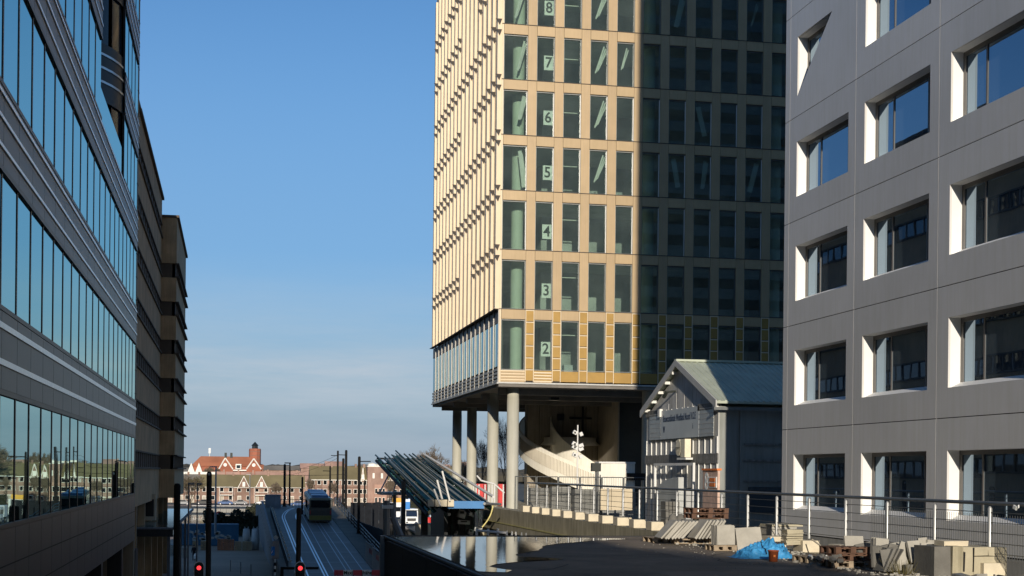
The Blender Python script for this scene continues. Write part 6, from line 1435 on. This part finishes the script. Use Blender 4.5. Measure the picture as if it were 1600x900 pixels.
def tree(px, pyb, pyt, d, wpx, label, seed, mt='twig', bark='bark', zb_=GZ, leaf=None, grp='bare winter trees', dens=1.0):
    random.seed(seed); c = at(px, pyt, d); H = c.z-zb_; Wd = wpx*d/FPX/2; t = thing('bare_tree', label, 'tree', (c.x, c.y, zb_), grp)
    tr = MB(); lim = MB(); tw_ = MB(); base = Vector((c.x, c.y, zb_)); fork = base+Vector((random.uniform(-.3, .3), 0, H*.28)); r0 = max(.12, H*.018)
    tr.tube(base, fork, r0*1.35, r0, n=8)
    tmin = d/FPX*.22
    ends = []
    def grow(p, dirv, ln, r, lv):
        q_ = p+dirv*ln; 
        mid = p.lerp(q_, .5)+Vector((random.uniform(-1, 1), random.uniform(-1, 1), random.uniform(-.2, 1)))*ln*.07
        tgt = lim if lv < 3 else tw_
        rr_ = max(r, tmin*(.8 if lv < 3 else (1.7 if d > 350 else .9))); n = 5 if lv < 2 else (4 if lv < 3 else 3)
        tgt.tube(p, mid, rr_, rr_*.85, n=n, cap=False); tgt.tube(mid, q_, rr_*.85, rr_*.65, n=n, cap=False)
        if lv >= 6: ends.append(q_); return
        for k in range(3 if lv in (0, 1, 3, 4) else 2):
            nd = (dirv+Vector((random.gauss(0, .55)*(Wd/H*2.0+.2), random.gauss(0, .55)*(Wd/H*1.8+.2), random.gauss(.10, .28)))).normalized()
            grow(q_ if k else mid.lerp(q_, random.uniform(.3, 1)), nd, ln*random.uniform(.66, .86), r*.62, lv+1)
    nl_ = 6
    for k in range(nl_):
        a = k*2.4+random.random(); sp = min(1.0, Wd/H*1.5); grow(fork-Vector((0, 0, H*.02*k)), Vector((math.cos(a)*sp, math.sin(a)*sp, 1-.05*k)).normalized(), H*.24, r0*.55, 0)
    # fit height and width
    allv = lim.v+tw_.v; zmax = max(v[2] for v in allv); xs_ = [abs(v[0]-c.x) for v in allv]; xs_.sort(); wx = xs_[int(len(xs_)*.985)]
    sz = (c.z-fork.z)/(zmax-fork.z); sx_ = Wd/wx
    def fit(v):
        z = fork.z+(v[2]-fork.z)*sz if v[2] > fork.z else v[2]; k_ = sx_ if v[2] > fork.z-.5 else 1
        k_ = 1+(sx_-1)*min(1, max(0, (v[2]-fork.z)/(H*.1)+.3)); return (c.x+(v[0]-c.x)*k_, c.y+(v[1]-c.y)*k_, z)
    lim.v = [fit(v) for v in lim.v]; tw_.v = [fit(v) for v in tw_.v]
    part('trunk', tr, bark, t); part('limbs', lim, bark, t); part('crown', tw_, mt, t)
    if leaf:
        lv_ = MB()
        for e_ in ends:
            if random.random() < .7:
                e2 = Vector(fit(e_)); s = random.uniform(.1, .25)
                lv_.quad(*[e2+Vector((random.uniform(-s, s), random.uniform(-s, s), random.uniform(-s, s))) for _ in range(3)])
        part('leaves', lv_, leaf, t)
    return t
tree(672, 790, 691, 400, 64, 'big round bare tree rising behind the glass canopy', 1)
tree(712, 790, 714, 430, 46, 'smaller bare tree between the glass canopy and the first column', 5)
tree(622, 790, 712, 520, 26, 'thin bare tree above the right row of houses', 17)
tree(298, 790, 739, 330, 42, 'bare tree with a few olive leaves in front of the brown houses at the left', 3, leaf='leaf_olive')
tree(795, 790, 642, 150, 64, 'dark bare tree behind the two right tower columns', 4, mt='twig_dark', zb_=-6)
tree(751, 790, 684, 190, 40, 'dark bare tree between the second and third columns', 6, mt='twig_dark', zb_=-6)
tree(840, 790, 690, 165, 36, 'dark bare tree half hidden by the spiral ramp', 8, mt='twig_dark', zb_=-6)
tree(727, 790, 716, 260, 24, 'slim bare tree behind the second column', 9)
tree(330, 790, 728, 560, 30, 'olive tree in front of the red roof', 10, leaf='leaf_olive')
for j_ in car_jobs: car(*j_)
for k, (px, w) in enumerate(((432, 16), (484, 15), (520, 14), (610, 16), (648, 14))): tree(px, 790, 752-(k % 2)*5, 392, w, 'small bare street tree before the houses, '+['left of the bus', 'above the bus roof', 'beside the slim poles', 'right of the railing pole', 'under the canopy tip'][k], 40+k, zb_=GZ, grp='street trees before the houses')
# hedge masses across the middle distance
def hedge(pxa, pxb, pyt, pyb, d, label, n=900, mt='hedge'):
    a = at(pxa, pyt, d); b = at(pxb, pyb, d); t = thing('hedge', label, 'hedge', (a.x, a.y, GZ)); random.seed(int(pxa)); q = MB()
    for k in range(n):
        x = random.uniform(a.x, b.x); zt2 = a.z+.4*math.sin(x*1.3)+.3*math.sin(x*3.1); z = GZ+(zt2-GZ)*random.random()**.6; y = a.y+random.uniform(0, 2.5); s = random.uniform(.15, .4)
        p_ = Vector((x, y, z)); q.quad(*[p_+Vector((random.uniform(-s, s), random.uniform(-s, s), random.uniform(-s, s))) for _ in range(4)])
    part('foliage', q, mt, t); part('inner_branches', bx(a.x+.3, b.x-.3, a.y+.8, a.y+1.8, GZ, a.z-.5), 'hedge', t)
hedge(318, 420, 801, 830, 215, 'long dark hedge behind the blue containers', 2200)
hedge(385, 425, 789, 800, 300, 'bush of bare dark twigs left of the bridge', 700)
hedge(640, 700, 776, 800, 330, 'brown hedge behind the lorry yard', 500, 'woods')
# far side walls, railings of the water front
wf = thing('waterfront_wall', 'pale low wall and railing between the hedge and the far road', 'wall', at(300, 800, 330))
a = at(300, 797, 330); b = at(425, 797, 330)
for i in range(14): x = a.x+(b.x-a.x)*i/14; part('wall_panel', bx(x, x+(b.x-a.x)/14-.08, a.y, a.y+.3, GZ, GZ+.9), 'plinth', wf)
part('rail', bx(a.x, b.x, a.y, a.y+.06, GZ+1.5, GZ+1.6), 'galv', wf)
struct('canal_water', MB().quad((-60, 222, GZ-.01+.02), (12, 222, GZ+.01), (12, 320, GZ+.01), (-60, 320, GZ+.01)), 'canal')
c = at(342, 803.5, 235); rs = thing('round_sign', 'small round red and white sign on a post above the hedge', 'sign', (c.x, c.y, GZ)); part('disc', MB().tube((c.x, c.y, c.z), (c.x, c.y+.04, c.z), .5, n=16), 'red_paint', rs); part('bar', bx(c.x-.3, c.x+.3, c.y-.02, c.y-.003, c.z-.09, c.z+.09), 'sign_white', rs); part('post', MB().tube((c.x, c.y+.1, GZ), (c.x, c.y+.1, c.z), .06), 'pole_grey', rs)

# chipped corners: the stones and slabs on the deck are never true boxes
random.seed(31)
for o in list(bpy.data.objects):
    if o.type == 'MESH' and o.parent and o.parent.name.split('.')[0] in ('slab_stack', 'upright_slabs', 'leaning_slabs', 'leaning_slab', 'broken_slabs', 'concrete_blocks', 'stone_block', 'rubble_heap', 'foreground_stones') and o.data.users == 1:
        for v in o.data.vertices: v.co += Vector((random.uniform(-1, 1), random.uniform(-1, 1), random.uniform(-1, 1)))*.011
